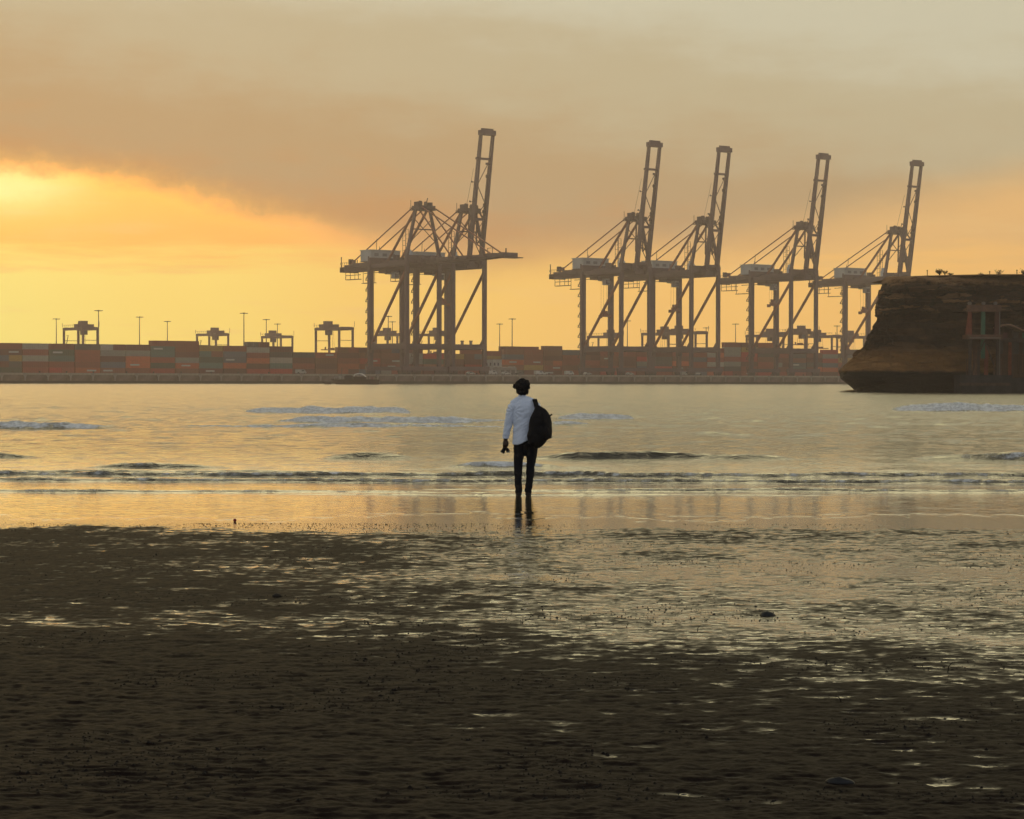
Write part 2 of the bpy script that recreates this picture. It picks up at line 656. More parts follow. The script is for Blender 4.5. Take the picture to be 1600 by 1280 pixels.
# (left px, right px, crest py, height m, depth m, foam, left fade, right fade, drift of the crest in m, seed)
WAVES = [
    (385, 645, 645.5, .34, 2.0, 1.0, 20, 14, .0, 1),
    (425, 790, 660.5, .27, 1.3, 1.0, 40, 40, .0, 2),
    (235, 800, 668.0, .13, .8, .75, 130, 60, .0, 3),
    (860, 1002, 655.0, .28, 1.3, 1.2, 30, 30, .0, 4),
    (858, 925, 663.5, .15, .8, .9, 10, 30, .0, 5),
    (-400, 195, 671.0, .24, 1.0, .60, 60, 45, .0, 6),
    (1385, 1900, 641.0, .50, 2.4, 1.1, 35, 60, .0, 7),
    (1030, 1170, 648.5, .16, .9, .0, 40, 50, .0, 8),
    (510, 640, 717.0, .20, .60, .0, 50, 55, .0, 9),
    (836, 1235, 716.5, .16, .45, .12, 30, 100, .0, 10),
    (1450, 1900, 716.0, .17, .5, .35, 80, 60, .0, 11),
    (700, 905, 731.0, .15, .42, .7, 40, 80, .0, 12),
    (130, 335, 732.0, .12, .40, .25, 50, 70, .0, 13),
    (-400, 55, 717.0, .13, .45, .0, 50, 50, .0, 14),
    (-500, 2200, 744.5, .082, .24, .35, 60, 60, .25, 15),
    (1050, 1170, 679.5, .12, .6, .0, 40, 50, .0, 16),
    (240, 290, 690.0, .10, .5, .0, 30, 30, .0, 17),
    (-500, 900, 740.0, .055, .22, .2, 60, 300, .3, 18),
    (-500, 2200, 753.5, .066, .22, .35, 60, 60, .22, 19),
    (-500, 760, 770.0, .048, .20, .30, 60, 300, .12, 20),
    (700, 2200, 767.0, .048, .20, .30, 200, 60, .16, 21),
    (300, 1400, 773.5, .018, .16, .25, 200, 200, .14, 22),
]
H = np.zeros_like(XX)
FO = np.zeros_like(XX)
ROUGH = np.zeros_like(XX)
for (a, b, py_, hgt, dep, fo, lf, rf, dr, sd_) in WAVES:
    Yc = CAMZ * F / (py_ - 594.3)
    d1 = (fbm(XX * .35 * 40 / Yc, YY * 0 + sd_ * 3.3, sd_, 3) - .5)
    yc = Yc + d1 * (dep * 1.5 + dr * 4) + (fbm(XX * 1.9 * 40 / Yc, YY * .0 + 5.1, sd_ + 3, 4, .6) - .5) * dep * 1.0
    win = smooth01((PXn - a + lf * 1.2) / (lf * 3.4)) * smooth01((b - PXn + rf * 1.2) / (rf * 3.4))
    jag = fbm(XX * (2.6 if Yc > 60 else .9) * 40 / Yc, YY * 0 + sd_, sd_ + 9, 4, .55)
    win = win * smooth01((win + jag - .55) / .35) * (.45 + .9 * jag)
    t_ = YY - yc
    wf = np.where(t_ < 0, dep * .45, dep * 1.3)
    prof = np.exp(-(t_ / wf) ** 2)
    H += hgt * win * prof
    fm = np.exp(-((t_ + dep * .24) / (dep * .46)) ** 2) * smooth01(win * 1.3) * fo
    brk = .15 + 1.5 * fbm(XX * 5.0 * 40 / Yc, YY * 3.5 * 40 / Yc, sd_ + 20, 4, .6)
    FO = np.maximum(FO, fm * brk)
# general chop, calming towards the film at the sand
calm = smooth01((YY - 33.5) / 8)
amp = .026 + .075 * smooth01((YY - 42) / 70)
H += calm * amp * 2 * (fbm(XX * .9, YY * 2.0, 60, 4, .55) - .5)
H += calm * amp * 1.3 * (fbm(XX * .28, YY * .7, 64, 3, .5) - .5)
H += (1 - calm) * .0035 * (fbm(XX * 2.0, YY * 7, 70, 2) - .5)
H += .16 * smooth01((YY - 70) / 90) * smooth01((900 - YY) / 300) * (fbm(XX * .07, YY * .14, 61, 3, .5) - .5)
# the sheet dips under the sand film at its near edge
H -= .03 * smooth01((28.6 - YY + 3.4 * (fbm(XX * .5, YY * .3 + 2, 80, 4) - .5) + 2.4 * (fbm(XX * 3.5, YY * 2 + 2, 82, 3) - .5) ) / 1.6) 
H = np.where(YY > 900, H * .3, H)
foamn = fbm(XX * 5, YY * 4, 90, 3)
wm = bpy.data.materials.new('sea_water')
wm.use_nodes = True
nt = wm.node_tree
E.nt = nt
bs = nt.nodes['Principled BSDF']
tcx = nt.nodes.new('ShaderNodeTexCoord')
OB = E(tcx.outputs['Object'])
spx = nt.nodes.new('ShaderNodeSeparateXYZ')
nt.links.new(OB.s, spx.inputs[0])
ox, oy, oz = E(spx.outputs[0]), E(spx.outputs[1]), E(spx.outputs[2])
fa = nt.nodes.new('ShaderNodeAttribute')
fa.attribute_name = 'foam'
foamE = E(fa.outputs['Fac'])
fn = noise(comb(ox * 1.0, oy * .35, oz * 3.0), 4.0, 7, .85)
fmask = sstep(foamE + (fn - .5) * .9, .20, .46)
base = cmix(noise(comb(ox * .2, oy * .2, 0.0), 1.0, 3), (.040, .035, .019), (.058, .050, .027))
bc = cmix(fmask, base, cmix(sstep(fn, .42, .60), (.50, .51, .51), (.88, .90, .90)))
nt.links.new(bc.s, bs.inputs['Base Color'])
depthf = sstep(oy, 33.0, 60.0)
rg = .06 + sstep(oy, 33.0, 44.0) * .03 + sstep(oy, 42.0, 140.0) * .10 + fmask * .5
nt.links.new(rg.s, bs.inputs['Roughness'])
bs.inputs['IOR'].default_value = 1.42
sp_ = .5 - fmask * .35
nt.links.new(sp_.s, bs.inputs['Specular IOR Level'])
b1 = noise(comb(ox * .55, oy * 1.3, 0.0), 2.2, 5, .6)
b2 = noise(comb(ox * .7, oy * 1.4, 4.0), 9.0, 3, .6)
bn = noise(comb(ox * .5, oy * 1.6, 2.0), 5.0, 2, .5)
b3 = noise(comb(ox * .07, oy * .17, 8.0), 1.0, 4, .6)
hh = depthf * (b1 * .15 + b2 * .018) + sstep(oy, 70.0, 200.0) * b3 * .6 + (1.0 - depthf) * (bn * .0105) + fmask * fn * .03
bp = nt.nodes.new('ShaderNodeBump')
bp.inputs['Distance'].default_value = 1.0
nt.links.new(hh.s, bp.inputs['Height'])
nt.links.new(bp.outputs[0], bs.inputs['Normal'])
verts = np.stack([XX, YY, H], -1).reshape(-1, 3)
me = np_mesh('sea_water', verts, grid_quads(*XX.shape), wm)
a_ = me.attributes.new('foam', 'FLOAT', 'POINT')
a_.data.foreach_set('value', FO.astype(np.float32).ravel())
sea = link_mesh('sea_water', me)
tag(sea, 'calm golden harbour water with small breakers', kind='structure')

# ------------------------------------------------------------------ quay
GX = Vector((.6, -.8, 0))            # from land to water
UX = Vector((.8, .6, 0))             # along the quay, to the right and away
QROT = math.atan2(-.8, .6)
Q0 = Vector((0, 1074.35, 0))         # centre line of the crane rails
QZ = 4.3


def qp(s, g, z=QZ):
    p = Q0 + UX * s + GX * g
    return Vector((p.x, p.y, z))


def solve_s(px, g):
    """place along the quay that is seen at pixel column px, at distance g from the crane centre line"""
    k = (px - 800) / F
    b = Q0 + GX * g
    return (k * b.y - b.x) / (UX.x - k * UX.y)


GF = 19.0
concrete = mat('quay_concrete', (.20, .17, .135), .85, .2, var=.3, vscale=.35)
wall_m = mat('quay_wall_stone', (.135, .105, .085), .9, .15, var=.45, vscale=.25)
cap_m = mat('quay_cap', (.30, .26, .21), .85, .2, var=.2, vscale=.5)
v = [qp(-1100, GF), qp(1300, GF), qp(1300, -900), qp(-1100, -900)]
qv = [(p.x, p.y, QZ) for p in v] + [(p.x, p.y, -1.2) for p in v]
quay = MB().poly(qv, [(0, 1, 2, 3), (0, 4, 5, 1), (1, 5, 6, 2), (2, 6, 7, 3), (3, 7, 4, 0)]).build('quay_ground', concrete)
tag(quay, 'concrete ground of the container terminal across the water', kind='structure')
root = empty('quay_wall', qp(0, GF, 0), QROT)
# local x = towards water, local y = along quay
wall_b = MB().box(.02, .30, -1100, 1300, -1.0, 1.1).build('footing', mat('tide_band', (.035, .033, .022), .8, .3, var=.4, vscale=.2), root)
wp = MB().box(.02, .22, .06, 9.94, 1.1, 3.55).mesh('wall_panel', wall_m)
cpm = MB().box(-.35, .42, .02, 9.98, 3.55, 4.36).mesh('coping', cap_m)
fdm = MB().box(.30, .75, -.30, .30, 1.2, 3.6).poly(*[[(.3, -1.1, 4.3), (.5, -1.1, 4.3), (.5, 1.1, 4.3), (.3, 1.1, 4.3), (.3, -.35, 2.2), (.85, -.35, 2.6), (.85, .35, 2.6), (.3, .35, 2.2)],
      [(0, 1, 2, 3), (4, 7, 6, 5), (0, 4, 5, 1), (1, 5, 6, 2), (2, 6, 7, 3), (3, 7, 4, 0)]]).mesh('fender', mat('fender_grey', (.24, .21, .18), .8, .2, var=.3, vscale=1.0))
s_lo, s_hi = solve_s(-120, GF), solve_s(1420, GF)
n_lo, n_hi = int(s_lo // 10), int(s_hi // 10) + 1
for i in range(n_lo, n_hi):
    link_mesh('wall_panel', wp, root, (0, i * 10, 0))
    link_mesh('coping', cpm, root, (0, i * 10, 0))
    link_mesh('fender', fdm, root, (0, i * 10, 0))
MB().box(.02, .22, -1100, n_lo * 10 - .05, 1.1, 4.3).box(.02, .22, n_hi * 10 + .05, 1300, 1.1, 4.3).build('wall_run', wall_m, root)
tag(root, 'long low concrete quay wall along the far shore', 'quay wall')

# ------------------------------------------------------------------ ship-to-shore gantry cranes
paint = mat('crane_grey', (.082, .047, .058), .55, .35, var=.25, vscale=.15)
paint2 = mat('crane_dark', (.060, .036, .042), .6, .3, var=.3, vscale=.2)
redp = mat('crane_red', (.20, .055, .038), .55, .35, var=.25, vscale=.2)
house_m = mat('machine_house_grey', (.36, .38, .37), .6, .3, var=.12, vscale=.2)
cabin_m = mat('cabin_pale', (.42, .47, .50), .5, .4)
glass_m = mat('dark_glass', (.02, .025, .03), .1, .6)
cable_m = mat('cable', (.03, .026, .024), .6, .3)
ZB, ZT = 49.0, 52.6      # girder bottom / top above quay


class Kit:
    pass


K = {}


def kmesh(key, mb, m, smooth=False):
    if key not in K:
        K[key] = mb.mesh(key, m, smooth)
    return K[key]


def stair_mb():
    mb = MB()
    mb.box(-2.1, .0, -.7, .9, 0, .3)
    mb.bar((-1.9, -.6, .1), (-.25, -.6, 2.55), .26, .3)
    mb.bar((-1.7, .5, .1), (-.25, .5, 2.55), .16, .16)
    mb.bar((-.25, .7, 2.55), (-1.7, .7, 5.0), .2, .24)
    mb.bar((-1.9, -.6, .1), (-1.9, -.6, 1.2), .1)
    mb.bar((-1.9, .8, .1), (-1.9, .8, 1.2), .1)
    mb.bar((-1.9, -.7, 1.2), (-1.9, .9, 1.2), .1)
    mb.bar((-1.9, -.6, 1.2), (0, -.6, 1.2), .1)
    return mb


def rail_mb(x0, x1, y, z, step=3.0):
    mb = MB()
    mb.box(x0, x1, y - .05, y + .05, z + 1.05, z + 1.15)
    mb.box(x0, x1, y - .04, y + .04, z + .55, z + .62)
    n = max(1, int(abs(x1 - x0) / step))
    for i in range(n + 1):
        x = x0 + (x1 - x0) * i / n
        mb.box(x - .05, x + .05, y - .06, y + .06, z, z + 1.15)
    return mb


def boom_beam(sgn, L):
    mb = MB()
    mb.bar((0, 0, 0), (L * .55, 0, 0), 1.25, 2.5, 1.2, 2.2)
    mb.bar((L * .55, 0, 0), (L, 0, 0), 1.2, 2.2, 1.1, 1.55)
    return mb


def sts_crane(spos, raised, spread, label, group, kz=1.0):
    root = empty('ship_to_shore_crane', qp(spos, 0), QROT)
    root.scale = (1, 1, kz)
    tag(root, label, 'crane', group)
    P = lambda key, mb, m, loc=None, rot=None: link_mesh(key.split('@')[0], kmesh(key, mb, m), root, loc, rot)
    for y in (-9, 9):
        P('leg@land', MB().bar((0, 0, 1.6), (0, 0, 12), 2.0, 1.4, 2.4, 1.7).bar((0, 0, 12), (0, 0, 51), 2.5, 1.8).box(-1.6, 1.9, -.7, .7, 10.0, 11.5), paint, (-15, y, 0))
        P('leg@sea', MB().bar((0, 0, 1.6), (0, 0, 12), 1.8, 1.3, 2.0, 1.4).bar((0, 0, 12), (0, 0, 51), 1.9, 1.4), paint, (15, y, 0))
        P('portal_beam', MB().box(-13.72, 14.02, -.65, .65, 11.6, 14.2).prism([(-13.7, 14.2), (-11.4, 14.2), (-13.7, 17.0)], -.4, .4).prism([(11.8, 14.2), (14.0, 14.2), (14.0, 16.8)], -.4, .4), paint, (0, y, 0))
        P('diagonal_brace', MB().bar((-13.6, 0, 14.4), (14.4, 0, 47.5), .95, 1.05), redp, (0, y, 0))
        P('upper_tie', MB().box(-13.7, 14.1, -.5, .5, 49.6, 51.4), paint, (0, y, 0))
    for x, k in ((-15, 'l'), (15, 's')):
        P('sill_beam', MB().box(-.8, .8, -11.5, 11.5, 1.9, 3.7), paint, (x, 0, 0))
        P('cross_beam', MB().box(-.75, .75, -8.3, 8.3, 11.9, 14.0), paint, (x, 0, 0))
        P('portal_top@' + k, MB().box(-.9, .9, -9.8, 9.8, 51.02, 54.4), paint, (x, 0, 0))
        for y in (-10.2, -7.6, 7.6, 10.2):
            bg = P('bogie', MB().box(-.45, .45, -1.15, 1.15, .75, 1.88), paint2, (x, y, 0))
            for yy in (-.6, .6):
                link_mesh('wheel', kmesh('wheel', MB().tube([(-.25, 0, 0), (.25, 0, 0)], .42, 10), cable_m), bg, (0, yy, .43))
    # girders with the walkway rails
    for y in (-3.4, 3.4):
        P('girder', MB().box(-45.5, 19.4, -.6, .6, ZB, ZT - .4).box(-38, 12, -.62, .62, ZT - .38, ZT + .2), paint, (0, y, 0))
    P('walkway', MB().box(-46, 19, -5.6, -4.1, ZB + 1.6, ZB + 1.8), paint2)
    P('handrail', rail_mb(-46, 19, -5.55, ZB + 1.8), paint2)
    P('handrail@b', rail_mb(-46.5, 19, 4.6, ZT - .2), paint2)
    for x in (-45.0, -33, 2, 18):
        P('girder_tie', MB().box(-.5, .5, -2.75, 2.75, ZB + .3, ZT - .9), paint, (x, 0, 0))
    P('tail_platform', MB().box(-47.6, -41, -5.2, 5.2, ZB + 1.9, ZB + 2.2).box(-47.6, -47.2, -5.2, 5.2, ZB - .3, ZB + 2.2).box(-46.5, -45.2, -1, 1, ZT, ZT + 2.6)
      .box(-41.8, -40.6, -2.6, -.6, ZT, ZT + 2.0).bar((-47.3, -4.5, ZB + 2), (-47.3, -4.5, ZT + 3.6), .35).bar((-47.3, 4.5, ZB + 2), (-47.3, 4.5, ZT + 2.6), .3), paint2)
    P('tail_rail', rail_mb(-47.3, -40, -5.0, ZT - .3, 1.6), paint2)
    # maintenance gantry hung below the tail
    P('hanging_gantry', MB().box(-44, -31, -4.2, -4.0, ZB - 2.0, ZB - 1.7).box(-44, -33, -4.3, -2.2, ZB - 4.0, ZB - 3.7).box(-40, -30, 2.2, 4.2, ZB - 5.6, ZB - 5.3)
      .bar((-44, -4.1, ZB - 4), (-44, -4.1, ZB), .22).bar((-40, -4.1, ZB - 4), (-40, -4.1, ZB), .22).bar((-36, -4.1, ZB - 4), (-36, -4.1, ZB), .18)
      .bar((-33, -4.1, ZB - 4), (-33, -4.1, ZB), .22).bar((-30, 3.2, ZB - 5.5), (-30, 3.2, ZB), .2).bar((-40, 3.2, ZB - 5.5), (-40, 3.2, ZB), .2)
      .box(-28, -15, -4.2, -4.0, ZB - 1.5, ZB - 1.2), paint2)
    # machine house
    hs = P('machine_house', MB().box(-23.5, -14.9, -9.0, 7.5, 52.9, 57.9), house_m)
    rf = link_mesh('roof', kmesh('roof', MB().box(-23.9, -14.5, -9.4, 7.9, 57.9, 58.2), mat('house_roof', (.46, .48, .47), .6, .3)), hs)
    for y in (-5.8, -1.2, 3.4):
        link_mesh('vent', kmesh('vent', MB().box(-14.93, -14.8, -1.2, 1.2, 55.2, 56.6), mat('vent_dark', (.14, .15, .15), .6, .3)), hs, (0, y, 0))
    link_mesh('door', kmesh('door', MB().box(-17.2, -16.1, -9.1, -8.97, 53.0, 55.1), paint2), hs)
    P('house_bearer', MB().box(-24, -14.4, -9.2, 7.7, 52.62, 52.88), paint2)
    # mast over the sea legs
    for s in (-1, 1):
        P('mast_leg@%d' % s, MB().bar((15, 9 * s, 54.3), (14.6, 3.6 * s, 76.5), 1.5, 1.2, 1.2, 1.0), paint)
        P('rear_brace@%d' % s, MB().bar((13.6, 3.3 * s, 75.5), (-9, 3.4 * s, 52.7), .85, .85), redp)
        P('backstay@%d' % s, MB().bar((13.2, 3.3 * s, 77.2), (-40.5, 3.4 * s, 52.6), .42, .42), redp)
        P('stay_post@%d' % s, MB().bar((-22.5 - s * 4, 3.4 * s, 58.3 if s < 0 else 52.3), (-22.5 - s * 4 + .3, 3.4 * s, 62.0 - s * 1.5), .2, .2), paint2)
    P('mast_strut', MB().bar((14.9, -5.7, 66.3), (14.9, 5.7, 66.3), .55, .55).bar((15, -7.6, 60), (14.8, 4.8, 71), .3, .3).bar((15, 7.6, 60), (14.8, -4.8, 71), .3, .3), paint2)
    P('mast_head', MB().box(12.0, 18.6, -4.3, 4.3, 75.2, 77.0).box(13.2, 17.2, -3.9, -2.0, 77.0, 78.8).box(13.2, 17.2, 1.8, 3.7, 77.0, 78.6).box(11.2, 19.6, -4.9, 4.9, 74.9, 75.15)
      .tube([(15, -2.1, 78.2), (15, -1.2, 78.2)], 1.2, 12).tube([(15, 1.0, 78.0), (15, 1.7, 78.0)], 1.1, 12), paint2)
    P('mast_rail', rail_mb(11.3, 19.5, -4.85, 75.15, 1.5).bar((12.0, -4.8, 75), (12.0, -4.8, 79.6), .18).bar((19, -4.8, 75), (19, -4.8, 78.8), .16).bar((17.5, 0, 78.0), (18.6, 0, 80.4), .3), paint2)
    # service ladder tower and cabin beside the mast
    lt = MB()
    for zz in np.arange(ZT, 66.5, 2.2):
        lt.box(3.9, 6.6, -3.9, -3.7, zz, zz + .14).box(3.9, 6.6, -2.3, -2.1, zz + .9, zz + 1.04)
    for x in (4.0, 6.5):
        for y in (-3.8, -2.2):
            lt.bar((x, y, ZT), (x, y, 66.5), .17)
    P('ladder_tower', lt, paint2)
    P('service_cabin', MB().box(7.0, 9.8, -4.6, -2.2, ZT + .22, ZT + 3.0).box(7.4, 9.4, -4.2, -2.6, ZT + 3.0, ZT + 4.6), cabin_m)
    P('sheave_box', MB().box(-3.2, -.6, -4.3, -2.4, ZT + .22, ZT + 2.6).box(-8, -5, 2.4, 4.2, ZT + .22, ZT + 1.9), paint2)
    # trolley, driver's cab
    tr = P('trolley', MB().box(-16, -9.4, -3.9, 3.9, ZB - 1.7, ZB - .1).box(-14.5, -11, -3.0, 3.0, ZB - .1, ZB + 1.4), paint2)
    cb = P('driver_cab', MB().box(-9.2, -6.4, -1.3, 1.3, ZB - 4.4, ZB - 1.2).box(-12.4, -9.2, -1.6, 1.6, ZB - 2.3, ZB - 1.72), house_m)
    link_mesh('window', kmesh('window', MB().box(-6.4, -6.3, -1.15, 1.15, ZB - 4.0, ZB - 2.0), glass_m), cb)
    # stair along the outer land leg
    sm_ = kmesh('stair_flight', stair_mb(), paint2)
    for i in range(9):
        link_mesh('stair_flight', sm_, root, (-16.3, -9, 3.4 + i * 5.05))
    P('festoon_post', MB().bar((-17.6, -8.2, 0.3), (-17.6, -8.2, 50.2), .16).box(-17.9, -17.0, -9.4, -7.6, 48.9, 50.4), paint2)
    if spread:
        xs, zs = spread
        sp_ = P('spreader', MB().box(-1.2, 1.2, -3.0, 3.0, -.6, .2).box(-1.0, 1.0, -1.6, 1.6, .2, 1.3).box(-.6, .6, -1.3, -.3, 1.3, 2.8).box(-.6, .6, .4, 1.2, 1.3, 2.3).box(-1.3, 1.3, -3.2, -2.8, -1.3, .2).box(-1.3, 1.3, 2.8, 3.2, -1.3, .2), redp, (xs, 0, zs))
        cb_ = MB()
        for x in (-1, 1):
            for y in (-1.8, 1.8):
                cb_.bar((xs + x, y, zs + .9), (xs + x, y, ZB - 1.6), .07)
        cb_.build('hoist_rope', cable_m, root)
    # boom
    Lb = 60.5
    ang = R(81.0) if raised else R(0.4)
    hx, hz_ = 19.7, ZB + 2.3
    bd = Vector((math.cos(ang), 0, math.sin(ang)))
    bn_ = Vector((-math.sin(ang), 0, math.cos(ang)))

    def bp_(a, y=0, c=0.0):
        return Vector((hx, y, hz_)) + bd * a + bn_ * c
    for y in (-3.4, 3.4):
        P('boom_beam@%d' % raised, MB().bar(bp_(0), bp_(3.5), .9, 1.3, 1.25, 2.5, up=(0, 1, 0)).bar(bp_(3.5), bp_(Lb * .55), 2.5, 1.25, 2.2, 1.2, up=(0, 1, 0)).bar(bp_(Lb * .55), bp_(Lb), 2.2, 1.2, 1.5 if raised else 1.0, 1.1, up=(0, 1, 0)), paint, (0, y, 0))
        P('hinge', MB().prism([(16.6, ZT - .38), (20.6, ZB + 1.0), (20.9, ZB + 3.0), (18.6, ZT + 1.8), (16.6, ZT + 1.2)], -.75, .75), paint, (0, y, 0))
    P('boom_end@%d' % raised, MB().bar(bp_(Lb - .2, -4.1), bp_(Lb - .2, 4.1), 2.9, 2.2).bar(bp_(Lb + 1.3, -3.4), bp_(Lb + 1.3, 3.2), .8, 1.0), paint)
    P('boom_tie@%d' % raised, MB().bar(bp_(Lb * .80, -4.9), bp_(Lb * .80, 2.7), 1.0, 1.0).bar(bp_(Lb * .765, 1.2), bp_(Lb * .765, 2.7), 1.2, 1.0), paint)
    P('boom_tie_low@%d' % raised, MB().bar(bp_(Lb * .34, -2.7), bp_(Lb * .34, 2.7), 1.0, 1.2).bar(bp_(Lb * .05, -2.7), bp_(Lb * .05, 2.7), 1.2, 1.0), paint)
    lace = MB()
    for a, b, s in ((.785, .60, 1), (.60, .46, -1), (.46, .345, 1), (.33, .2, 1), (.2, .07, -1)):
        lace.bar(bp_(Lb * a, 2.7 * s), bp_(Lb * b, -2.7 * s), .3, .3)
    lace.bar(bp_(Lb * .76, 2.6, -.2), bp_(Lb * .36, 2.6, -.2), .22, .22)
    K.pop('boom_lacing@%d' % raised, None)
    P('boom_lacing@%d' % raised, lace, paint2)
    for a, y in ((.67, 2.2), (.45, 2.2), (.40, 2.1)):
        P('sheave@%d%s' % (raised, a), MB().tube([bp_(Lb * a, y - .1), bp_(Lb * a, y + .5)], .95, 10), paint2)
    for a in (.62, .47):
        P('lamp_bracket@%d%s' % (raised, a), MB().bar(bp_(Lb * a, -3.9), bp_(Lb * a, -6.0), .25, .25).bar(bp_(Lb * a - .3, -6.0), bp_(Lb * a + .5, -6.0), .5, .5), paint2)
    if raised:
        st = MB()
        for s in (-1, 1):
            st.bar((18.2, 2.2 * s, 74.9), (17.8, 2.2 * s, 60.0), .55, .55)
            st.bar((17.8, 2.2 * s, 60.0), bp_(Lb * .20, 2.9 * s, .8), .45, .45)
            st.bar((19.0, 3.0 * s, 75.4), bp_(Lb * .34, 3.2 * s, .9), .6, .6)
        st.bar((17.5, -3.4, 77.0), bp_(Lb * .72, -3.9, 2.6), .10, .10)
        P('folded_stay', st, paint2)
    else:
        for s in (-1, 1):
            P('outer_stay@%d' % s, MB().bar((16.8, 3.3 * s, 77.0), bp_(52.5, 3.4 * s, .8), .5, .5), redp)
            P('inner_stay@%d' % s, MB().bar((16.2, 3.3 * s, 75.4), bp_(22.5, 3.4 * s, 1.1), .5, .5), redp)
        P('boom_walkway', MB().box(20, 82, -5.3, -4.1, ZB + 1.9, ZB + 2.1).box(78.5, 84.5, -4.8, 4.8, ZB + 1.4, ZB + 1.75), paint2)
        P('boom_rail', rail_mb(20, 82, -5.25, ZB + 2.1), paint2)
        P('tip_platform', MB().box(67, 74, -3.2, 3.2, ZB + 3.1, ZB + 3.9).bar((84.0, -4.2, ZB + 1.6), (84.0, -4.2, ZB + 5.4), .45).bar((69, -3, ZB + 3.9), (69, -3, ZB + 6.2), .2).bar((72.5, -3, ZB + 3.9), (72.5, -3, ZB + 6.2), .2).box(68.8, 72.7, -3.1, -2.9, ZB + 6.0, ZB + 6.2), paint2)
    return root


CR = 'ship-to-shore gantry cranes along the quay'
sts_crane(solve_s(632, 0), 0, None, 'leftmost quay crane, the only one with its boom lowered flat over the water', CR)
sts_crane(solve_s(703, 0), 1, (-5.7, 33.5), 'tallest looking quay crane, boom raised, standing right against the crane with the lowered boom', CR)
sts_crane(solve_s(962, 0), 1, (-8.5, 29.5), 'raised-boom quay crane just right of the man, left one of the close middle pair', CR, 1.010)
sts_crane(solve_s(1070, 0), 1, (-7.9, 33), 'raised-boom quay crane forming the right half of the close middle pair', CR, 1.013)
sts_crane(solve_s(1223.7, 0), 1, (-8, 37), 'raised-boom quay crane standing free between the middle pair and the one at the cliff', CR, 1.019)
sts_crane(solve_s(1369, 0), 1, (-9.3, 34.5), 'rightmost raised-boom quay crane, its foot partly hidden by the rocky cliff', CR, 1.025)

# ------------------------------------------------------------------ rubber-tyred yard gantries behind the stacks
yg_m = mat('yard_crane_brown', (.12, .062, .062), .55, .35, var=.2, vscale=.2)


def yard_gantry(px, Y, flip, label, spz=12.0, cabx=.62):
    X = (px - 800) / F * Y
    root = empty('yard_gantry_crane', (X, Y, QZ), QROT)
    tag(root, label, 'crane', 'rubber-tyred gantry cranes over the container stacks')
    P = lambda key, mb, m, loc=None, rot=None: link_mesh(key.split('@')[0], kmesh('yg_' + key, mb, m), root, loc, rot)
    for x in (-11.8, 11.8):
        for y in (-4.3, 4.3):
            P('leg', MB().bar((0, 0, 1.9), (0, 0, 24.2), .95, .8, 1.1, .9), yg_m, (x, y, 0))
        P('sill_beam', MB().box(-.6, .6, -5.6, 5.6, 1.3, 2.6), yg_m, (x, 0, 0))
        P('cross_tie', MB().box(-.14, .14, -3.7, 3.7, 18.6, 18.9), yg_m, (x, 0, 0))
        for y in (-4.9, -3.5, 3.5, 4.9):
            P('wheel', MB().tube([(-.35, 0, 0), (.35, 0, 0)], .72, 12), cable_m, (x, y, .73))
    for y in (-4.3, 4.3):
        P('top_beam', MB().box(-12.6, 12.6, -.45, .45, 24.25, 25.8), yg_m, (0, y, 0))
    P('end_tie', MB().box(-12.5, -11.7, -3.7, 3.7, 24.6, 26.0).box(11.7, 12.5, -3.7, 3.7, 24.6, 26.0), yg_m)
    P('handrail', rail_mb(-12.6, 12.6, -4.95, 26.2, 2.4).bar((-12.6, -4.9, 26), (-12.6, -4.9, 28.4), .2).bar((12.6, 4.9, 26), (12.6, 4.9, 29.0), .2), yg_m)
    s = -1 if flip else 1
    tx = 11.8 * (cabx) * s
    P('trolley', MB().box(-2.3, 2.3, -4.9, 4.9, 25.82, 27.6).box(-1.7, 1.0, -2.6, 1.8, 27.6, 29.4).box(1.2, 2.2, -4.2, -1.2, 27.6, 28.8), yg_m, (tx, 0, 0))
    cb = P('driver_cab', MB().box(-1.4, 1.2, -1.6, 1.6, 21.8, 24.9).box(-1.0, .8, -1.2, 1.2, 24.9, 26.2), yg_m, (tx, 0, 0))
    link_mesh('window', kmesh('yg_window', MB().box(1.2, 1.3, -1.3, 1.3, 22.1, 24.0), glass_m), cb)
    P('stair', MB().bar((-3.9, -4.3, 13.5), (-.6, -4.3, 21.4), .3).box(-1.8, -.5, -4.8, -3.9, 21.4, 21.6), yg_m, (-11.8 * s + 6, -.1, 0)) if not flip else None
    P('power_pack', MB().box(-1.2, 1.2, -2.6, 2.6, 2.62, 4.8), yg_m, (-11.8, 0, 0))
    P('spreader', MB().box(-1.2, 1.2, -6.0, 6.0, -.3, .2).box(-.9, .9, -1.6, 1.6, .2, 1.0).box(-.3, .3, -4.0, -3.4, .2, 1.5), redp, (tx * .55, 0, spz + 4.5))
    rp = MB()
    for x in (-1, 1):
        for y in (-1.4, 1.4):
            rp.bar((tx * .55 + x * .8, y, spz + 5.3), (tx * .7 + x * .8, y, 26.2), .10)
    rp.build('hoist_rope', cable_m, root)
    return root


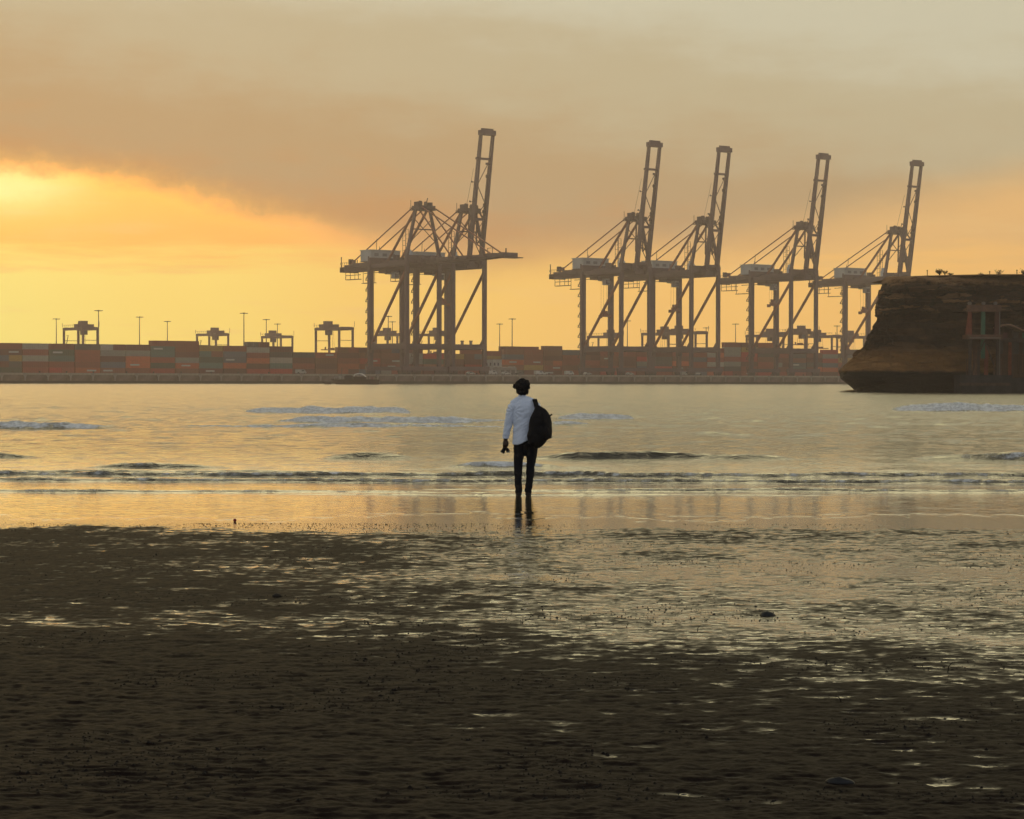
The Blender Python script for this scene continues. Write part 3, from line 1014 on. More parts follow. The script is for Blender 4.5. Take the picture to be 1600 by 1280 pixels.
for args in [
    (126, 1228, 0, 'yard gantry crane nearest the left edge, with a lamp mast at its right leg'),
    (332, 1380, 0, 'small yard gantry crane standing left of the tallest lamp mast'),
    (433, 1450, 1, 'smallest yard gantry crane, crossed by two lamp masts'),
    (522, 1215, 1, 'yard gantry crane just left of the big crane with the lowered boom'),
    (613, 1370, 1, 'yard gantry crane seen between the legs of the leftmost quay crane'),
    (678, 1370, 0, 'yard gantry crane seen half behind the second quay crane'),
    (945, 1420, 0, 'yard gantry crane seen between the land legs of the middle quay cranes'),
    (1032, 1330, 0, 'yard gantry crane behind the shared legs of the middle pair of quay cranes'),
    (1074, 1300, 1, 'yard gantry crane under the right half of the middle crane pair'),
    (1195, 1380, 0, 'yard gantry crane behind the land legs of the free standing quay crane'),
    (1246, 1300, 0, 'yard gantry crane behind the sea legs of the free standing quay crane'),
    (1286, 1400, 1, 'yard gantry crane between the free standing quay crane and the cliff crane'),
    (1336, 1420, 1, 'yard gantry crane seen behind the rightmost quay crane beside the cliff'),
]:
    yard_gantry(args[0], args[1], args[2], args[3], spz=random.uniform(9, 14), cabx=random.uniform(.3, .6))

# ------------------------------------------------------------------ high lamp masts
mast_m = mat('mast_steel', (.10, .085, .08), .5, .4)


def lamp_mast_meshes():
    pole = MB().tube([(0, 0, 0), (0, 0, 15), (0, 0, 33)], [.42, .32, .2], 8).mesh('pole', mast_m)
    ring = MB().tube([(0, 0, 32.6), (0, 0, 33.3)], .45, 8)
    for k in range(6):
        a = k * PI / 3
        ring.bar((0, 0, 33.0), (1.6 * math.cos(a), 1.6 * math.sin(a), 33.0), .14)
    lamp = MB().box(-.42, .42, -.3, .3, -.18, .18).mesh('lamp', mast_m)
    return pole, ring.mesh('lamp_ring', mast_m), lamp


pole_me, ring_me, lamp_me = lamp_mast_meshes()
for px, py, desc in [
    (88, 498, 'high lamp mast left of the leftmost yard gantry crane'),
    (154, 485, 'high lamp mast rising behind the right leg of the leftmost yard gantry crane'),
    (218, 495, 'taller of the two lone lamp masts on the left, between the first two yard cranes'),
    (261.5, 502, 'shorter of the two lone lamp masts on the left, between the first two yard cranes'),
    (381, 489, 'tallest lone lamp mast, right of the second yard gantry crane'),
    (416, 499, 'lamp mast behind the left half of the smallest yard gantry crane'),
    (433.5, 506, 'lamp mast behind the middle of the smallest yard gantry crane'),
    (606.5, 494, 'taller lamp mast seen between the legs of the leftmost quay crane'),
    (613, 502.5, 'shorter lamp mast seen between the legs of the leftmost quay crane'),
    (780.5, 506, 'shorter of the two lamp masts between the second and third quay cranes'),
    (800, 498, 'taller of the two lamp masts between the second and third quay cranes'),
    (980, 501, 'lamp mast seen between the sea legs of the third quay crane'),
    (1103, 512, 'lamp mast seen under the right half of the middle crane pair'),
    (1149, 506, 'lone lamp mast between the middle crane pair and the free standing crane'),
    (1307.5, 509, 'lamp mast just left of the rightmost quay crane'),
]:
    h_ = 37.5
    Y = (h_ - CAMZ) * F / (yh(px) - py)
    zb = QZ
    root = empty('lamp_mast', ((px - 800) / F * Y, Y, zb))
    tag(root, desc, 'lamp mast', 'high lamp masts in the container yard')
    link_mesh('pole', pole_me, root)
    link_mesh('lamp_ring', ring_me, root)
    for k in range(6):
        a = k * PI / 3
        link_mesh('lamp', lamp_me, root, (1.75 * math.cos(a), 1.75 * math.sin(a), 32.95), (0, 0, a))

# ------------------------------------------------------------------ stacked shipping containers
cm = bpy.data.materials.new('container_paint')
cm.use_nodes = True
nt = cm.node_tree
E.nt = nt
bs = nt.nodes['Principled BSDF']
oi = nt.nodes.new('ShaderNodeObjectInfo')
tcx = nt.nodes.new('ShaderNodeTexCoord')
nz = noise(E(tcx.outputs['Object']), .9, 4, .6)
cc = cmix(sstep(nz, .35, .75, 0, .35), E(oi.outputs['Color']), (.07, .035, .02))
nt.links.new(cc.s, bs.inputs['Base Color'])
bs.inputs['Roughness'].default_value = .6
bs.inputs['Specular IOR Level'].default_value = .3


def container_mesh(L, name):
    """corrugated box, long side on local y, face to the water on +x"""
    mb = MB()
    w, h = 2.44, 2.52
    n = int(L / .9)
    y0 = -L / 2
    st = []
    for i in range(n):
        a = y0 + .12 + (L - .24) * i / n
        b = y0 + .12 + (L - .24) * (i + 1) / n
        st += [(a, 0), (a + (b - a) * .45, 0), (a + (b - a) * .5, .10), (a + (b - a) * .95, .10)]
    for sgn in (1, -1):
        vs = []
        for y, d in st + [(-y0 - .12, 0)]:
            x = sgn * (w / 2 - .03 - d)
            vs += [(x, y, .15), (x, y, h - .12)]
        m_ = len(vs) // 2
        mb.poly(vs, [(2 * i, 2 * i + 2, 2 * i + 3, 2 * i + 1) if sgn > 0 else (2 * i, 2 * i + 1, 2 * i + 3, 2 * i + 2) for i in range(m_ - 1)])
    for sx_ in (-1, 1):
        xa = w / 2 * sx_ - (.12 if sx_ > 0 else 0)
        mb.box(xa, xa + .12, -L / 2, L / 2, 0, .15)
        mb.box(xa, xa + .12, -L / 2, L / 2, h - .12, h)
        for y in (-L / 2, L / 2 - .12):
            mb.box(xa, xa + .12, y, y + .12, .15, h - .12)
    mb.box(-w / 2 + .02, w / 2 - .02, -L / 2 + .02, L / 2 - .02, h - .06, h - .02)
    mb.box(-w / 2 + .14, w / 2 - .14, -L / 2 + .03, -L / 2 + .10, .15, h - .1)
    mb.box(-w / 2 + .14, w / 2 - .14, L / 2 - .10, L / 2 - .03, .15, h - .1)
    me_ = bpy.data.meshes.new(name)
    me_.from_pydata(mb.v, [], mb.f)
    me_.update()
    me_.materials.append(cm)
    return me_


c40 = container_mesh(12.19, 'long_container')
c20 = container_mesh(6.06, 'short_container')
band_me = MB().box(1.20, 1.215, -2.3, 2.3, 1.0, 1.7).mesh('name_band', mat('faded_white_paint', (.40, .41, .39), .7, .2))
PAL = {
    'rust red': (.17, .030, .018), 'dark maroon': (.085, .020, .018), 'brick brown': (.13, .040, .024), 'bright orange-red': (.30, .055, .018),
    'vivid red': (.26, .020, .018), 'slate blue': (.055, .068, .085), 'teal green': (.045, .095, .080), 'dark green': (.030, .050, .036),
    'pale grey': (.15, .14, .12), 'off white': (.22, .20, .165), 'ochre yellow': (.22, .13, .03), 'charcoal grey': (.05, .047, .045),
}
PN = ['rust red', 'dark maroon', 'brick brown', 'bright orange-red', 'vivid red', 'slate blue', 'teal green', 'dark green', 'pale grey', 'off white', 'ochre yellow', 'charcoal grey']
PW = [30, 24, 20, 5, 6, 6, 2, 2, 2, 2, 1, 7]
crs = random.Random(21)
TIERW = ['bottom', 'second from the ground', 'third from the ground', 'fourth from the ground', 'fifth from the ground', 'sixth from the ground', 'seventh from the ground']
ORD = ['first', 'second', 'third', 'fourth', 'fifth', 'sixth', 'seventh', 'eighth', 'ninth']
LMK = [(-60, 'the left frame edge'), (88, 'the leftmost lamp mast'), (218, 'the taller lone left mast'), (381, 'the tallest lone mast'), (522, 'the fourth yard gantry'),
       (632, 'the lowered-boom crane'), (765, 'the white quay house'), (912, 'the third quay crane'), (1070, 'the fourth quay crane'), (1149, 'the lone right mast'), (1223, 'the fifth quay crane'), (1321, 'the cliff-side crane')]
GROW = -58.0
OVR = {}     # (px lo, px hi): colours bottom to top
OVRS = [((130, 166), ['bright orange-red', 'rust red', 'rust red', 'rust red', 'charcoal grey']), ((196, 234), ['rust red', 'bright orange-red', 'bright orange-red', 'pale grey', 'dark maroon']),
        ((240, 262), ['vivid red', 'dark green', 'rust red', 'teal green', 'teal green']), ((286, 320), ['brick brown', 'bright orange-red', 'pale grey', 'dark maroon', 'rust red']),
        ((320, 346), ['dark maroon', 'teal green', 'dark green', 'teal green', 'ochre yellow']), ((346, 380), ['dark maroon', 'bright orange-red', 'slate blue', 'slate blue', 'rust red']),
        ((20, 40), ['off white', 'slate blue', 'slate blue', 'dark maroon', 'rust red']), ((40, 70), ['rust red', 'rust red', 'off white', 'rust red', 'off white']),
        ((92, 128), ['vivid red', 'rust red', 'teal green', 'dark green', 'dark maroon']), ((160, 188), ['brick brown', 'slate blue', 'dark maroon', 'pale grey', 'off white']),
        ((395, 428), ['vivid red', 'dark maroon', 'bright orange-red', 'rust red', 'off white']), ((1124, 1160), ['vivid red', 'charcoal grey', 'pale grey', 'rust red', 'pale grey', 'pale grey'])]


def height_px(px):
    for a, b, y in [(-200, 70, 535), (70, 190, 538), (190, 210, 543), (210, 248, 539), (248, 300, 535), (300, 375, 539), (375, 400, 541), (400, 430, 538), (430, 560, 542), (560, 768, 543),
                    (768, 781, 548), (781, 835, 545), (835, 869, 544), (869, 885, 549), (885, 1000, 545), (1000, 1120, 544), (1120, 1200, 534), (1200, 1500, 546)]:
        if a <= px < b:
            return y
    return 545


def put_container(me_, s, g, z, cname, label):
    o = link_mesh('shipping_container', me_, None, qp(s, g, z), (0, 0, QROT))
    r_ = crs.uniform(.8, 1.2)
    o.color = (*[min(1, c * r_ * 1.6) for c in PAL[cname]], 1)
    o.scale = (1, 1, (step - .012) / 2.52)
    tag(o, label, 'container', 'shipping containers stacked behind the quay')
    return o


setback = False
s = solve_s(-30, GROW)
s_end = solve_s(1325, GROW)
count = {}
nput = 0
px_ = None
while s < s_end:
    P_ = qp(s, GROW)
    px = P_.x / P_.y * F + 800
    if 748 < px < 800:      # the white house and its forecourt stand here: stacks set further back
        g = None
    else:
        g = GROW
    ztop = CAMZ + (yh(px) - height_px(px)) / F * P_.y
    nt_ = max(3, min(7, round((ztop - QZ) / 2.56) - (1 if crs.random() < .22 else 0)))
    dz_ = (ztop - QZ) / nt_
    step = 2.54 if dz_ < 2.6 else 2.66
    lm = min(LMK, key=lambda q_: abs(q_[0] - px))
    side = 'left' if px < lm[0] else 'right'
    key = (lm[1], side)
    count.setdefault(key, []).append(s)
    cols_ov = next((c for (r0, c) in OVRS if r0[0] <= px < r0[1]), None)
    for k in range(nt_ if g is not None else 0):
        if cols_ov and k < len(cols_ov):
            cn = cols_ov[k]
        else:
            cn = crs.choices(PN, PW)[0]
        split = crs.random() < .13
        z = QZ + .004 + k * step
        rec = (key, s, k, nt_)
        if split:
            cn2 = crs.choices(PN, PW)[0]
            a = put_container(c20, s - 3.06, g, z, cn, 'x')
            b = put_container(c20, s + 3.06, g, z, cn2, 'x')
            a['_r'] = (cn, 'left half')
            b['_r'] = (cn2, 'right half')
            OVR.setdefault((key, s), []).append((a, cn, k, nt_, 'short', 'left one'))
            OVR.setdefault((key, s), []).append((b, cn2, k, nt_, 'short', 'right one'))
            del a['_r'], b['_r']
            nput += 2
        else:
            a = put_container(c40, s, g, z, cn, 'x')
            OVR.setdefault((key, s), []).append((a, cn, k, nt_, 'long', ''))
            nput += 1
            if crs.random() < .20 and cn not in ('off white', 'pale grey'):
                link_mesh('name_band', band_me, a, (0, crs.uniform(-3, 3), 0))
    s += 12.19 + .38
    if setback: setback = False
# three stacks set back behind the white house
step = 2.54
for i, px in enumerate((742, 769, 796, 823)):
    sb = solve_s(735, GROW - 26) + i * 12.57
    for k in range(6):
        cn = crs.choices(PN, PW)[0]
        if k == 5 and i == 1:
            continue
        put_container(c40, sb, GROW - 26, QZ + .004 + k * step, cn, '%s container, %s, %s set-back stack behind the white quay house' % (cn, 'top' if k == 5 else TIERW[k].replace(' from the ground', ' up'), ORD[i]))
        nput += 1
print('containers', nput)
for (key, s_), lst in OVR.items():
    ss = count[key]
    # ordinal of the stack, counted away from its landmark
    srt = sorted(ss, reverse=(key[1] == 'left'))
    n_ = srt.index(s_)
    for o, cn, k, nt_, ln, half in lst:
        tier = 'top' if k == nt_ - 1 else TIERW[k]
        hf = (' (' + half.replace(' one', '') + ')') if half else ''
        tier = tier.replace(' from the ground', ' up')
        o['label'] = '%s container, %s in %s stack %s of %s%s' % (cn, tier.replace(' from the ground', ' up'), ORD[min(n_, 8)], key[1], key[1] and lm_name if False else key[0], hf)

# ------------------------------------------------------------------ white two-storey house, low wall, vans and cars on the quay
s_h = solve_s(771, -44)
root = empty('quay_house', qp(s_h, -44), QROT)
tag(root, 'white two-storey flat-roofed house between container stacks on the quay', 'house')
wm_ = mat('white_render', (.36, .35, .32), .8, .2, var=.1, vscale=.3)
MB().box(-3.2, 3.2, -2.8, 2.8, 0, 7.6).build('wall', wm_, root)
MB().box(-3.4, 3.4, -3.0, 3.0, 7.6, 8.0).build('roof', mat('house_roof_edge', (.30, .22, .18), .8, .2), root)
wn = MB().box(0, .06, -.5, .5, 0, 1.3).mesh('window', glass_m)
wf = MB().box(-.02, .03, -.62, .62, -.12, -.001).box(-.02, .03, -.62, .62, 1.301, 1.42).mesh('frame', mast_m)
for y in (-1.7, .6):
    for z in (1.3, 4.8):
        w_ = link_mesh('window', wn, root, (3.18, y, z))
        link_mesh('frame', wf, w_, (.02, 0, 0))
for x in (-1.8, 1.2):
    for z in (1.3, 4.8):
        w_ = link_mesh('window', wn, root, (x, -2.78, z), (0, 0, -PI / 2))
        link_mesh('frame', wf, w_, (.02, 0, 0))
MB().box(3.18, 3.28, 1.7, 2.6, 0, 2.1).build('door', mast_m, root)
s_w = solve_s(796, -30)
root = empty('loading_shed', qp(s_w, -34), QROT)
tag(root, 'long low pale shed right of the white house on the quay', 'shed')
MB().box(-2.5, 2.5, -5.5, 5.5, 0, 3.4).build('wall', mat('shed_wall', (.24, .22, .20), .8, .2, var=.15, vscale=.4), root)
MB().prism([(-2.8, 3.42), (2.8, 3.42), (0, 4.1)], -5.7, 5.7).build('roof', mat('shed_roof', (.20, .17, .15), .7, .2), root)
for y in (-3.2, 0.2, 3.4):
    MB().box(2.5, 2.58, y - 1.1, y + 1.1, .05, 2.6).build('door', mast_m, root)

van_b = MB().prism([(-2.4, .35), (2.3, .35), (2.4, .9), (2.0, 1.15), (1.4, 1.95), (-2.4, 2.05)], -.9, .9).mesh('body', None)
car_b = MB().prism([(-2.1, .32), (2.1, .32), (2.15, .75), (1.2, .92), (.6, 1.42), (-1.2, 1.45), (-1.9, .95), (-2.15, .9)], -.85, .85).mesh('body', None)
whl = MB().tube([(0, -.12, 0), (0, .12, 0)], .33, 10).mesh('wheel', cable_m)
vwin = MB().box(-.2, 1.25, -.93, -.905, 1.25, 1.75).box(-.2, 1.25, .905, .93, 1.25, 1.75).mesh('window', glass_m)
cwin = MB().box(-1.1, .5, -.88, -.855, .95, 1.3).box(-1.1, .5, .855, .88, .95, 1.3).mesh('window', glass_m)
vc = [mat('van_white', (.42, .41, .38), .4, .5), mat('van_silver', (.30, .29, .27), .4, .5), mat('car_dark', (.05, .045, .04), .4, .5), mat('pickup_red', (.15, .03, .02), .4, .5)]
for i, (px, kind, mi, lb) in enumerate([
    (769, 0, 0, 'white van parked in front of the white quay house'), (790, 1, 0, 'white car parked by the low pale shed'), (812, 1, 2, 'dark car parked behind the man on the quay, right of the shed'),
    (842, 0, 0, 'white van on the quay, left one of a nose to tail pair'), (848.5, 1, 0, 'white car on the quay, right one of a nose to tail pair'), (889, 0, 0, 'lone white van on the quay left of the third crane'),
    (918, 1, 1, 'silver car beside the foot of the third quay crane'), (735, 1, 0, 'white car under the second quay crane'), (470, 0, 1, 'silver van on the quay left of the moored launch'),
    (984, 1, 0, 'white car under the portal of the third quay crane'), (1070, 0, 1, 'silver van at the middle crane pair')]):
    g = 6 if i not in (9, 10, 7) else 4
    root = empty('parked_van' if kind == 0 else 'parked_car', qp(solve_s(px, g), g), QROT + PI / 2)
    tag(root, lb, 'van' if kind == 0 else 'car', 'vehicles parked along the quay')
    b_ = (van_b if kind == 0 else car_b).copy()
    b_.materials.append(vc[mi])
    link_mesh('body', b_, root)
    link_mesh('window', vwin if kind == 0 else cwin, root)
    for x in (-1.35, 1.35):
        for y in (-.8, .8):
            link_mesh('wheel', whl, root, (x, y, .33))
# mooring bollards on the coping
bol = MB().tube([(0, 0, 0), (0, 0, .5), (0, 0, .62), (0, 0, .8)], [.28, .24, .42, .38], 10).mesh('bollard', mat('bollard_iron', (.03, .028, .025), .6, .3))
for i, px in enumerate([20, 62, 104, 146, 198, 240, 283, 330, 372, 420, 466, 640, 690, 745, 800, 858, 905, 965, 1020, 1095, 1150, 1205, 1255]):
    o = link_mesh('bollard', bol, None, qp(solve_s(px, GF - .8), GF - .8, QZ))
    lm = min(LMK, key=lambda q_: abs(q_[0] - px))
    tag(o, 'iron mooring bollard on the quay rim, %s %s of %s' % ('just' if abs(px - lm[0]) < 30 else 'well', 'left' if px < lm[0] else 'right', lm[1]), 'bollard', 'mooring bollards along the quay edge')
# two flues rising behind the second crane
for px, lb in ((722, 'left one of two short flues behind the second quay crane'), (735.5, 'right one of two short flues behind the second quay crane')):
    Y = 1290
    root = empty('flue', ((px - 800) / F * Y, Y, QZ))
    tag(root, lb, 'chimney', 'short flues behind the second quay crane')
    MB().tube([(0, 0, 0), (0, 0, 19.5)], [.9, .85], 12).build('pipe', mast_m, root)
    MB().tube([(0, 0, 19.5), (0, 0, 20.2)], 1.05, 12).build('cap', paint2, root)

# ------------------------------------------------------------------ rocky headland at the right
rk = bpy.data.materials.new('sandstone')
rk.use_nodes = True
nt = rk.node_tree
E.nt = nt
bs = nt.nodes['Principled BSDF']
tcx = nt.nodes.new('ShaderNodeTexCoord')
OB = E(tcx.outputs['Object'])
spx = nt.nodes.new('ShaderNodeSeparateXYZ')
nt.links.new(OB.s, spx.inputs[0])
ox, oy, oz = E(spx.outputs[0]), E(spx.outputs[1]), E(spx.outputs[2])
w1 = noise(comb(ox * .30, oy * .30, oz * 1.1), 1.0, 6, .7, .8)
w2 = noise(OB, 1.3, 6, .7)
w3 = noise(comb(ox * .3, oy * .3, oz * .9), 1.0, 4, .6)
c = ramp(w1, [(.3, (.010, .006, .004)), (.45, (.040, .019, .009)), (.55, (.022, .011, .006)), (.72, (.12, .062, .028))], 'LINEAR')
c = cmix(sstep(w2, .42, .7, 0, .6), c, (.010, .006, .004))
vo = nt.nodes.new('ShaderNodeTexVoronoi')
vo.inputs['Scale'].default_value = 1.0
vc_ = comb(ox * .26 + (w2 - .5) * .7, oy * .26, oz * 1.5 + (w2 - .5) * .9)
nt.links.new(vc_.s, vo.inputs['Vector'])
vr = nt.nodes.new('ShaderNodeSeparateXYZ')
nt.links.new(vo.outputs['Color'], vr.inputs[0])
vrand = E(vr.outputs[0])
ve = nt.nodes.new('ShaderNodeTexVoronoi')
ve.feature = 'DISTANCE_TO_EDGE'
ve.inputs['Scale'].default_value = 1.0
nt.links.new(vc_.s, ve.inputs['Vector'])
crack = sstep(E(ve.outputs['Distance']), .10, .0)
upper = sstep(oz + (w3 - .5) * 3.0, 10.5, 13.5)
c = cmix(sstep(vrand, .55, .95, 0, .85) * (.25 + upper * .75), c, (.24, .132, .060))
c = cmix(crack * (.35 + upper * .65), c, (.004, .003, .002))
# smooth tan bed low in the face, pale weathered rim, black tide band
bed = sstep(oz + (w3 - .5) * 3.2, 7.6, 5.2)
c = cmix(bed * sstep(w3, .2, .75, .45, 1.0), c, (.28, .136, .040))
rim_ = sstep(oz + (w2 - .5) * 1.6 + (w3 - .5) * 2.4, 16.4, 17.4)
c = cmix(rim_, c, (.27, .148, .064))
tide = sstep(oz + (w3 - .5) * .9, 3.5, 2.9)
c = cmix(tide, c, (.002, .0022, .0025))
nt.links.new(c.s, bs.inputs['Base Color'])
rgh = .85 - tide * .3
nt.links.new(rgh.s, bs.inputs['Roughness'])
bs.inputs['Specular IOR Level'].default_value = .2
bp = nt.nodes.new('ShaderNodeBump')
bp.inputs['Distance'].default_value = 1.0
hh = w2 * .35 - crack * .25 + vrand * .3 + noise(comb(ox * 1.2, oy * 1.2, oz * 6.0), 1.0, 4, .6) * .15
nt.links.new(hh.s, bp.inputs['Height'])
nt.links.new(bp.outputs[0], bs.inputs['Normal'])

path = [(72, 470), (62.5, 420), (56.6, 385), (53.2, 362), (51.3, 352), (51.9, 347.5), (55.3, 345), (62, 344), (72, 345.5), (84, 346.5), (98, 345), (115, 346), (140, 352), (160, 380), (170, 430)]
# resample with Catmull-Rom
PP = []
for i in range(len(path) - 1):
    p0, p1, p2, p3 = [np.array(path[min(max(j, 0), len(path) - 1)], float) for j in (i - 1, i, i + 1, i + 2)]
    L_ = np.linalg.norm(p2 - p1)
    fine = .22 if 2 <= i <= 10 else 1.6
    for k in range(max(2, int(L_ / fine))):
        u_ = k / max(2, int(L_ / fine))
        PP.append(.5 * ((2 * p1) + (-p0 + p2) * u_ + (2 * p0 - 5 * p1 + 4 * p2 - p3) * u_ ** 2 + (-p0 + 3 * p1 - 3 * p2 + p3) * u_ ** 3))
PP = np.array(PP)
dP = np.gradient(PP, axis=0)
dP /= np.linalg.norm(dP, axis=1)[:, None]
NN = np.stack([dP[:, 1], -dP[:, 0]], 1)        # outward (towards the water)
NN = np.where((NN @ np.array([0, -1.0]))[:, None] < -.99, -NN, NN)
SS = np.concatenate([[0], np.cumsum(np.linalg.norm(np.diff(PP, axis=0), axis=1))])
zs_ = np.concatenate([np.array([-2.0, -.6]), np.linspace(0, 18.0, 120)])
nose = [(-2, 2.9), (0, 2.7), (.3, 2.6), (2.1, .4), (3.3, .0), (3.6, .2), (4.0, .9), (5.2, 2.5), (6, 2.8), (7.3, 4.2), (9.4, 5.0), (10.5, 5.9), (11.3, 6.9), (12.6, 7.2), (14.6, 7.4), (15.6, 7.9), (16.5, 8.8), (17.2, 9.8), (17.7, 11.2), (18, 12.5)]
frnt = [(-2, 1.2), (0, .9), (2.1, .3), (3.2, .2), (3.6, .5), (5, 1.0), (6.3, 1.6), (6.7, 3.4), (7.6, 4.6), (9, 5.3), (11, 5.9), (12.3, 5.2), (12.7, 3.6), (13.6, 4.0), (14.3, 3.4), (15.2, 4.0), (16.0, 3.7), (16.8, 4.6), (17.3, 4.4), (17.9, 5.4), (18, 5.8)]
ino = np.interp(zs_, *zip(*nose))
ifr = np.interp(zs_, *zip(*frnt))
fb = smooth01((PP[:, 0] - 53) / 9) * smooth01((400 - PP[:, 1]) / 20)
SG, ZG = np.meshgrid(SS, zs_)
ins = ino[:, None] * (1 - fb)[None, :] + ifr[:, None] * fb[None, :]
up = smooth01((ZG - 3.2) / 1.5)
cave = smooth01((ZG - 6.5) / 2) * smooth01((13.5 - ZG) / 2.5)
ins = ins + fb[None, :] * cave * 6.0 * (fbm(SG * .09, ZG * .12, 5, 3) - .45)
lay = np.floor(ZG * 1.15 + 1.5 * fbm(SG * .05, ZG * 0, 9, 2))
ins = ins - up * 1.5 * (vn(SG * .30 + lay * 5.3, lay * 3.7, 2) - .5) * (.35 + .65 * smooth01((ZG - 11) / 2)) - up * 1.0 * (vn(np.floor(SG * .55 + lay * .37) * 1.7, lay * 2.1, 4) - .5)
ins = ins - up * .5 * (fbm(SG * 1.1, ZG * 1.6, 6, 4) - .5) - (1 - up) * .25 * (fbm(SG * .8, ZG * 1.2, 7, 3) - .5)
Xc = PP[None, :, 0] - NN[None, :, 0] * ins
Yc_ = PP[None, :, 1] - NN[None, :, 1] * ins
Zc = ZG + up * .45 * (fbm(SG * .7, ZG * .5, 13, 3) - .5)
Zc = Zc + (SG > 0) * 0
topr = []
for extra, dz2 in ((1.2, .12), (3.0, .22), (6, .30), (11, .35), (18, .30), (26, .2)):
    ii = ins[-1] + extra
    z2 = 18.0 + dz2 + 1.3 * (fbm(SS * .25, SS * 0 + 1.5, 17, 3) - .5) - .02 * np.maximum(PP[:, 0] - 66, 0) * .6
    topr.append((PP[:, 0] - NN[:, 0] * ii, PP[:, 1] - NN[:, 1] * ii, z2))
Xc = np.vstack([Xc] + [q_[0][None] for q_ in topr])
Yc_ = np.vstack([Yc_] + [q_[1][None] for q_ in topr])
Zc = np.vstack([Zc] + [q_[2][None] for q_ in topr])
vv = np.stack([Xc, Yc_, Zc], -1).reshape(-1, 3)
qd = grid_quads(*Xc.shape)
me = np_mesh('sea_cliff', vv, qd, rk, smooth=False)
cl = link_mesh('sea_cliff', me)
tag(cl, 'dark layered sandstone headland with an undercut face and black tide band', kind='structure')
# loose ledge blocks on the face and boulders below the rim
br = random.Random(4)
for i in range(46):
    j = br.randrange(len(PP))
    while not (56 < PP[j, 0] < 86 and PP[j, 1] < 350):
        j = br.randrange(len(PP))
    zz = br.choice([br.uniform(13.2, 17.4), br.uniform(15, 17.6), br.uniform(12.6, 14)])
    ii = np.interp(zz, zs_, ifr) * fb[j] + np.interp(zz, zs_, ino) * (1 - fb[j])
    w, d, h_ = br.uniform(.5, 1.9), br.uniform(.5, 1.0), br.uniform(.22, .6)
    mb = MB().box(-w / 2, w / 2, -d / 2, d / 2, -h_ / 2, h_ / 2)
    mb.v = [(x * br.uniform(.8, 1.1), y * br.uniform(.8, 1.1), z * br.uniform(.7, 1.2)) for x, y, z in mb.v]
    o = mb.build('ledge_block', rk, cl)
    # keep the shared object-space rock pattern by baking the place into the mesh
    o.data.transform(Matrix.Translation((PP[j, 0] - NN[j, 0] * (ii - .1), PP[j, 1] - NN[j, 1] * (ii - .1), zz)) @ Matrix.Rotation(br.uniform(-.2, .2), 4, 'Z'))


def ctop(px, Y):
    X = (px - 800) / F * Y
    return X, Y


# shrubs on the cliff top: leaf-sized faces round a few twigs
leaf_m = mat('dry_leaf', (.050, .045, .018), .8, .2, var=.4, vscale=3)
twig_m = mat('twig', (.05, .035, .02), .85, .15)


def shrub(px, w, h, dens, seed, label, Y=352.5, zb=18.1):
    zb += .3
    w, h = w * 1.15, h * 1.25
    rs = random.Random(seed)
    X, Y = ctop(px, Y)
    root = empty('shrub', (X, Y, zb))
    tag(root, label, 'shrub')
    tw = MB()
    tips = []
    for i in range(7 + int(dens / 20)):
        a, l = rs.uniform(0, 6.28), rs.uniform(.5, 1)
        p1 = Vector((math.cos(a) * w * .22 * l, math.sin(a) * w * .2, h * .5 * l))
        p2 = Vector((math.cos(a) * w * .48 * l, math.sin(a) * w * .4 * l, h * rs.uniform(.6, 1) * (1.15 - .4 * l)))
        tw.tube([(0, 0, -.1), p1, p2], [.03, .022, .01], 5)
        tips += [p1, p2, (p1 + p2) / 2]
    tw.build('stem', twig_m, root)
    lf = MB()
    for i in range(dens):
        c0 = rs.choice(tips) + Vector((rs.gauss(0, w * .07), rs.gauss(0, w * .07), rs.gauss(0, h * .08)))
        a = Vector((rs.uniform(-1, 1), rs.uniform(-1, 1), rs.uniform(-1, 1))).normalized() * rs.uniform(.05, .12)
        b = a.cross(Vector((rs.uniform(-1, 1), rs.uniform(-1, 1), rs.uniform(-1, 1)))).normalized() * rs.uniform(.03, .07)
        lf.poly([c0 - a, c0 + b, c0 + a, c0 - b], [(0, 1, 2, 3)])
    f = lf.build('foliage', leaf_m, root)
    f['kind'] = 'stuff'
    return root


shrub(1467, 1.1, .85, 420, 1, 'rounded dark shrub on the cliff top, left one of a close pair')
shrub(1475.5, .7, .7, 150, 2, 'thinner shrub on the cliff top, right one of a close pair')
shrub(1484, 1.0, .3, 160, 7, 'low spreading shrub on the cliff rim right of the close pair')
shrub(1532, .7, .35, 120, 3, 'tiny low shrub on the cliff top between the pair and the twiggy bush', zb=18.0)
shrub(1559, 1.8, 1.0, 90, 4, 'wide bare twiggy bush on the cliff top', zb=17.95)
shrub(1601, 2.0, 1.0, 520, 5, 'dense shrub on the cliff top cut by the right frame edge', zb=17.9)
for px, h_, lb in ((1448, .75, 'thin post on the cliff top left of the shrubs'), (1545.5, .6, 'thin post on the cliff top left of the twiggy bush'), (1588, .8, 'thin post on the cliff top near the right frame edge')):
    X, Y = ctop(px, 352.5)
    o = MB().box(-.05, .05, -.05, .05, -.25, h_ * .8).box(-.11, .09, -.04, .04, h_ * .8, h_).build('marker_post', twig_m)
    o.location = (X, Y, 18.45)
    tag(o, lb, 'post')

